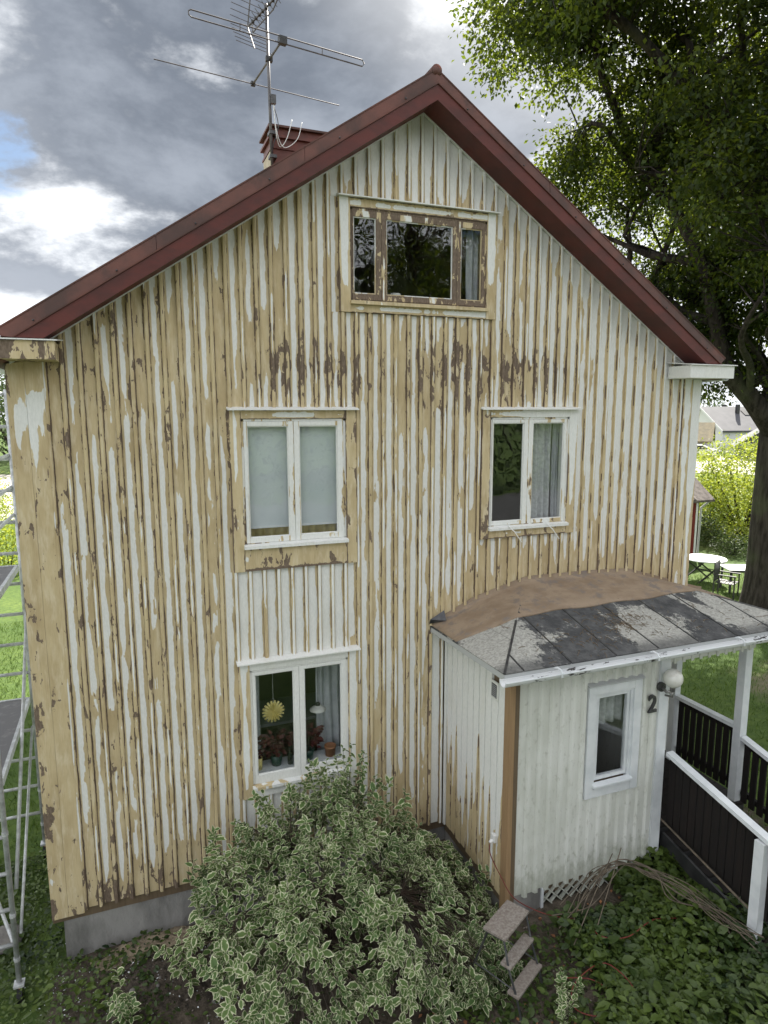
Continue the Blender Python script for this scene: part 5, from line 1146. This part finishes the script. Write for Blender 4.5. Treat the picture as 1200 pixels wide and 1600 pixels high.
def roof_debris():
    rg = np.random.default_rng(5); m = MB()
    for k in range(260):
        c = (5.35, -1.15) if k < 120 else ((4.75, -1.35) if k < 170 else (rg.uniform(3.8, 7.2), rg.uniform(-1.6, -.75))); x = c[0]+rg.normal()*(.22 if k < 170 else .05); y = min(-.7, max(-1.66, c[1]+rg.normal()*.12)); z = 3.425+(y+1.7)/1.73*.41+.022; a = rg.random()*6.28; L = rg.uniform(.02, .10)
        m.tube([(x, y, z), (x+L*math.cos(a)*.5, y+L*math.sin(a)*.5, z+.008+.24*L*math.sin(a)*.5), (x+L*math.cos(a), y+L*math.sin(a), z+.24*L*math.sin(a))], .0028, 4)
    tag(m.build('twig_litter', 'rawwood'), 'dry twigs and needles lying on the porch roof', 'debris', kind='stuff')
roof_debris()

# ------------------------------------------------------------------ garden beyond: furniture, shed, shrubs, neighbours
def table_white():
    T = empty('garden_table', (17.5, 8.6, .64), 'small round white folding table with crossed legs on the sunny lawn', 'table'); c = Vector((16.9, 8.35, 1.38))
    MB().lathe(c, [(.001, -.02), (.62, -.02), (.64, 0), (.62, .02), (.001, .02)], 28).build('tabletop', 'white', T)
    for s in (-.3, .3):
        for sg in (-1, 1): MB().bar(c+Vector((-.45*sg, .1*sg+s, -.03)), c+Vector((.45*sg, -.1*sg+s, -.74)), .04, .04).build('leg', 'black', T)
    MB().bar(c+Vector((0, -.3, -.38)), c+Vector((0, .3, -.38)), .03, .03).build('cross_bar', 'black', T)
table_white()
def garden_chair(loc, rz, label):
    T = empty('garden_chair', loc, label, 'chair'); T.rotation_euler = (0, 0, rz); M = Matrix.Translation(loc) @ Matrix.Rotation(rz, 4, 'Z')
    def b(name, mat, *q):
        m = MB().box(*q); m.v = [tuple(M @ Vector(v)) for v in m.v]; return m.build(name, mat, T)
    for k in range(6): b('seat_slat', 'black', -.26, .26, -.26+.088*k, -.19+.088*k, .43, .45)
    for k in range(7): b('back_slat', 'black', -.25+.075*k, -.21+.075*k, .27, .29, .45, .95)
    b('back_rail', 'black', -.28, .28, .265, .295, .95, 1.02); b('back_rail', 'black', -.28, .28, .265, .295, .50, .55)
    for x in (-.28, .25):
        for y in (-.28, .26): b('leg', 'black', x, x+.035, y, y+.035, 0, .66 if y < 0 else .98)
        b('armrest', 'black', x-.01, x+.045, -.30, .30, .66, .69)
garden_chair((16.05, 6.75, .65), .5, 'black slatted garden chair with arms by the oak trunk'); garden_chair((18.1, 7.4, .65), 2.6, 'black slatted garden chair tilted behind the white slatted table')
def slat_table():
    T = empty('slatted_table', (17.0, 6.9, .65), 'white slatted garden table beside the oak trunk', 'table'); c = Vector((17.15, 7.0, 1.36)); ax = Vector((.9, -.42, 0)).normalized(); ay = Vector((.42, .9, 0)).normalized()
    for k in range(8): MB().obox(c+ay*(-.35+.1*k), ax*.7, ay*.042, Vector((0, 0, .012))).build('slat', 'white', T)
    for sx in (-1, 1):
        for sy in (-1, 1): MB().bar(c+ax*sx*.6+ay*sy*.3+Vector((0, 0, -.012)), c+ax*sx*.62+ay*sy*.32+Vector((0, 0, -.72)), .05, .05, (1, 0, 0)).build('leg', 'black', T)
    for sy in (-1, 1): MB().bar(c+ax*-.6+ay*sy*.3+Vector((0, 0, -.05)), c+ax*.6+ay*sy*.3+Vector((0, 0, -.05)), .03, .06).build('apron', 'black', T)
slat_table()

def build_shed():
    T = empty('red_shed', (17.6, 12.6, .6), 'red wooden shed with old tiled roof behind the house corner', 'shed'); xa, xb, ya, yb = 14.6, 19.45, 11.2, 14.4
    w = MB().box(xa, xb, ya, yb, .45, 2.95).build('wall', 'shedred', T)
    for k in range(32): x = xa+.02+.15*k; MB().box(x, x+.13, ya-.024, ya-.002, .6, 2.93).build('board', 'shedred', w)
    for x in (xa-.03, xb-.09): MB().box(x, x+.12, ya-.045, ya-.026, .6, 2.95).build('corner_board', 'farwhite', T)
    MB().box(xb+.0, xb+.03, ya-.045, ya+.1, .6, 2.95).build('corner_board', 'farwhite', T)
    MB().box(17.2, 18.1, ya-.05, ya-.026, .62, 2.6).build('door', 'shedred', T)
    za, zr, ym = 2.93, 4.25, (ya+yb)/2
    r = MB().poly([(xa-.4, ya-.35, za-.13), (xa-.4, ym, zr), (xa-.4, yb+.35, za-.13), (xa-.4, yb+.35, za-.21), (xa-.4, ym, zr-.09), (xa-.4, ya-.35, za-.21)], (xb-xa+.85, 0, 0)).build('roof', 'tile', T)
    rows = 8; n = 24; d = Vector((0, ym-ya+.35, zr-za+.13)); L = d.length; dn = d/L; nrm = Vector((0, -dn.z, dn.y))
    prof = [(-.105, .004), (-.06, .03), (0, .012), (.05, .0), (.105, .004)]
    tm = None
    for i in range(rows):
        for j in range(n):
            if i*n+j >= 300: break
            m = MB(); p = Vector((xa-.3+.2*j+.1, ya-.35, za-.13))+dn*(L*i/rows)+nrm*.015
            if tm is None:
                vs = []
                for t in (0, L/rows*1.08): vs += [Vector((q[0], 0, 0))+dn*t+nrm*(q[1]+(.025 if t == 0 else 0)) for q in prof]
                m.add(vs, [(k, k+1, 6+k, 5+k) for k in range(4)]); o = m.build('tile', 'tile', None); tm = o.data; so = None
            else: o = link(bpy.data.objects.new('tile', tm))
            adopt(o, r); o.location = p
    MB().tube([(xa-.4, ym, zr+.02), (xb+.45, ym, zr+.02)], .09, 8).build('ridge_tile', 'tile', T)
    MB().tube([(xb+.42, ya-.30, za-.10), (xb+.12, ya-.06, za-.45), (xb+.10, ya-.05, .7)], .04, 8).build('downpipe', 'pipe', T)
build_shed()

def leafy(name, c, r, n, size, mat, label, seed, group=None, cat='shrub', trunk=None):
    rg = np.random.default_rng(seed); z0 = float(gz(np.array(c[0]), np.array(c[1]))); T = empty(name, (c[0], c[1], z0), label, cat, group)
    k = n//14; C = np.array(c)+norm(rg.normal(size=(k, 3)))*np.array(r)*(.55+.5*rg.random((k, 1))**.7); C = C[C[:, 2] > z0+.03]; P = np.repeat(C, 14, 0); o = rg.normal(size=P.shape)*size*2.2; P = P+o; P = P[P[:, 2] > z0]
    D = norm(rg.normal(size=P.shape)); Nn = norm(rg.normal(size=P.shape)*.6+np.array((0, 0, 1)))
    leaf_object('crown', P, D, Nn, size*rg.uniform(.7, 1.3, len(P)), mat, T); m = MB()
    for j in range(7):
        e = C[rg.integers(len(C))]; b = np.array((c[0], c[1], z0-.05)); m.tube([b, b*.5+e*.5+np.array((0, 0, .1)), e], [(trunk or .03), (trunk or .03)*.5, .006], 6)
    m.build('trunk', 'bark', T, True); return T
leafy('apple_tree', (24.6, 13.6, 3.1), (2.4, 2.2, 1.6), 9000, .12, 'bright', 'sunlit apple tree with crooked branches behind the patio', 61, None, 'tree', .11)
for i, (x, y, z, r, s) in enumerate(((23.2, 14.6, 1.3, 1.3, .11), (25.8, 15.2, 1.4, 1.5, .11), (21.6, 13.0, 1.1, .9, .10), (27.6, 14.0, 1.5, 1.6, .12), (22.9, 12.0, 1.0, .8, .09), (21.0, 10.8, .95, .6, .08), (24.5, 11.0, 1.1, .9, .1))):
    leafy('garden_bush', (x, y, z), (r, r, r*.75), int(2600*r), s, 'bright' if i % 3 != 2 else 'farleaf', ['yellow-green bush in full sun behind the patio', 'tall yellow-green bush right of the apple tree', 'dark green bush at the shed corner', 'broad yellow-green bush behind the oak trunk', 'low sunny bush before the apple tree', 'dark low bush beside the white table', 'sunny rounded bush between patio and apple tree'][i], 70+i, 'bushes behind the patio')
leafy('hedge', (37, 24, 1.05), (7, 3, .55), 9000, .16, 'bright', 'long clipped hedge in sun before the road', 81, None, 'hedge'); leafy('hedge', (55.0, 46.5, 1.0), (2.6, 2, .45), 1800, .16, 'bright', 'low flowering hedge in front of the parked car', 82, None, 'hedge')
# road
def slab(name, pts, z, mat, label):
    return tag(MB().poly([(p[0], p[1], z-.2) for p in pts], (0, 0, .2)).build(name, mat), label, name, kind='structure')
slab('road', [(24, 59), (29, 65), (75, 15), (70, 9)], .69, 'gravel', 'pale sunlit road beyond the garden'); slab('driveway', [(50, 42), (60, 53), (67, 47), (57, 36)], .70, 'gravel', 'pale driveway of the white garage')
leafy('added_hedge', (0, -37, 2.4), (55, 2.2, 4.2), 15000, .42, 'farleaf', 'unseen tall hedge added to keep the bright lawn out of the window reflections', 90, None, 'hedge')  # unseen hedge added to block sunlit lawn from the panes
slab('added_street', [(-60, -8.2), (60, -8.2), (60, -35), (-60, -35)], .05, 'asphalt', 'unseen dark asphalt slab added to cut the green bounce from the lawn')  # unseen paving added for neutral bounce and darker reflections
slab('yard', [(-30, 34), (-4.5, 34), (-4.0, 62), (-34, 70)], .06, 'gravel', 'pale gravel yard left of the house')

def gable_house(name, c, rz, w, l, hw, hr, wall, roof, label, over=.4, windows=(), skylights=0, white_barge=False):
    M = Matrix.Translation(c) @ Matrix.Rotation(rz, 4, 'Z'); T = empty(name, c, label, 'house'); T.rotation_euler = (0, 0, rz)
    def bl(m, nm, mat, p=T): m.v = [tuple(M @ Vector(v)) for v in m.v]; return bl2(m, nm, mat, p)
    def bl2(m, nm, mat, p): return m.build(nm, mat, p)
    W = bl(MB().poly([(-w/2, -l/2, -1), (w/2, -l/2, -1), (w/2, -l/2, hw), (0, -l/2, hw+hr), (-w/2, -l/2, hw)], (0, l, 0)), 'wall', wall); k = hr/(w/2)
    R = None
    for s in (-1, 1):
        q = [(0, -l/2-over, hw+hr+.05), (s*(w/2+over), -l/2-over, hw-over*k+.05), (s*(w/2+over), -l/2-over, hw-over*k+.25), (0, -l/2-over, hw+hr+.27)]
        r = bl(MB().poly(q if s > 0 else q[::-1], (0, l+2*over, 0)), 'roof', roof); R = r if s > 0 else R
        q = [(0, -l/2-over-.05, hw+hr), (s*(w/2+over+.02), -l/2-over-.05, hw-over*k-.02), (s*(w/2+over+.02), -l/2-over-.05, hw-over*k+.29), (0, -l/2-over-.05, hw+hr+.31)]
        bl(MB().poly(q if s > 0 else q[::-1], (0, .04, 0)), 'barge_board', 'farwhite')
        for j in range(skylights):
            t = .3+.22*j; y = l*(-.08+.13*j); x = s*(w/2)*t; z = hw+hr-k*abs(x)+.27; ax = Vector((s, 0, -k)).normalized(); f = bl(MB().obox((x, y, z), ax*.55, (0, .4, 0), Vector((s*k, 0, 1)).normalized()*.06), 'skylight', 'black', T)
            if j == 0: bl(MB().box(x-.2, x+.2, y-1.4, y-1.0, z-.3, z+1.1), 'chimney', 'black', T)
    for (side, u, z0, ww, hh) in windows:
        q = (u-ww/2, u+ww/2, -l/2-.06, -l/2-.005, z0, z0+hh) if side == 'g' else (w/2+.005, w/2+.06, u-ww/2, u+ww/2, z0, z0+hh)
        f = bl(MB().box(*q), 'window', 'farwhite'); g = (q[0]+.08, q[1]-.08, q[2]-.02, q[3]-.057, q[4]+.08, q[5]-.08) if side == 'g' else (q[0]+.057, q[1]+.02, q[2]+.08, q[3]-.08, q[4]+.08, q[5]-.08)
        bl(MB().box(*g), 'pane', 'black', f)
    return T
gable_house('neighbour_house', (77.1, 58.8, .6), rad(-100), 8.6, 13, 2.75, 2.75, 'farwhite', 'farroof', 'white neighbour house with steep dark roof and skylights', .35, [('g', 1.4, 2.2, .8, 1.0), ('g', 2.6, 2.2, .8, 1.0), ('s', 2.5, .8, 1.1, 1.3)], 2)
gable_house('neighbour_house', (67.6, 46.3, .6), rad(-49.5), 8.0, 9, 1.6, 2.6, 'fargrey', 'farroof', 'dark grey neighbour house with white barge boards', .5, [('g', 0, .6, 1, 1)])
gable_house('garage', (61.6, 54.2, .6), rad(-139.5), 6.0, 6.2, 1.9, 1.75, 'farwhite', 'moss', 'white garage with low mossy brown roof and parked car before it', .5, [('s', 1.0, .5, .8, 1.2)])
def build_car():
    c = Vector((59.2, 49.6, .70)); rz = rad(-48); M = Matrix.Translation(c) @ Matrix.Rotation(rz, 4, 'Z'); T = empty('parked_car', c, 'silver car parked on the driveway before the garage', 'car'); T.rotation_euler = (0, 0, rz)
    def bl(m, nm, mat): m.v = [tuple(M @ Vector(v)) for v in m.v]; return m.build(nm, mat, T)
    prof = [(-2.15, .35), (-2.2, .75), (-1.35, .92), (-.65, 1.42), (.75, 1.45), (1.65, 1.0), (2.15, .92), (2.2, .4)]
    bl(MB().poly([(x, -.85, z) for x, z in prof], (0, 1.7, 0)), 'body', 'carpaint'); win = [(-1.15, .96), (-.60, 1.36), (.70, 1.39), (1.40, 1.0)]
    for y in (-.87, .86): bl(MB().poly([(x, y, z) for x, z in win], (0, .012, 0)), 'window', 'black')
    for x in (-1.35, 1.35):
        for y in (-.88, .68): bl(MB().tube([(x, y, .33), (x, y+.2, .33)], .33, 16), 'wheel', 'tyre')
    for y in (-.6, .45): bl(MB().box(-2.23, -2.19, y, y+.25, .62, .74), 'headlight', 'white')
build_car()
# distant trees
FT = [(70, 95), (82, 92), (95, 84), (104, 74), (112, 64), (60, 100), (118, 52), (-6, 78), (-12, 84), (-18, 80), (-3.5, 86), (-24, 90), (-9.5, 66)]
for i, (x, y) in enumerate(FT):
    h = 4.4+1.6*((i*37) % 5)/5+ (1.2 if x < 0 else 0)
    leafy('distant_tree', (x, y, h), (4.8, 4.8, h*.72), 2600, .42, 'farleaf', 'far green tree on the skyline behind the white house' if x > 0 else 'far green tree beyond the gravel yard', 100+i, 'trees behind the neighbours' if x > 0 else 'trees beyond the yard', 'tree', .25)
for i, (x, y, z, r) in enumerate(((-6.6, 26.5, 1.0, 1.5), (-4.3, 20.5, .9, 1.1), (-7.6, 33.5, 1.3, 1.8))):
    leafy('yard_bush', (x, y, z), (r, r, r*.8), int(2200*r), .12, 'bright', ['rounded sunny bush on the lawn behind the scaffold', 'small sunny bush nearest the scaffold guard rails', 'tall sunny bush at the edge of the gravel yard'][i], 130+i, 'bushes behind the scaffold')
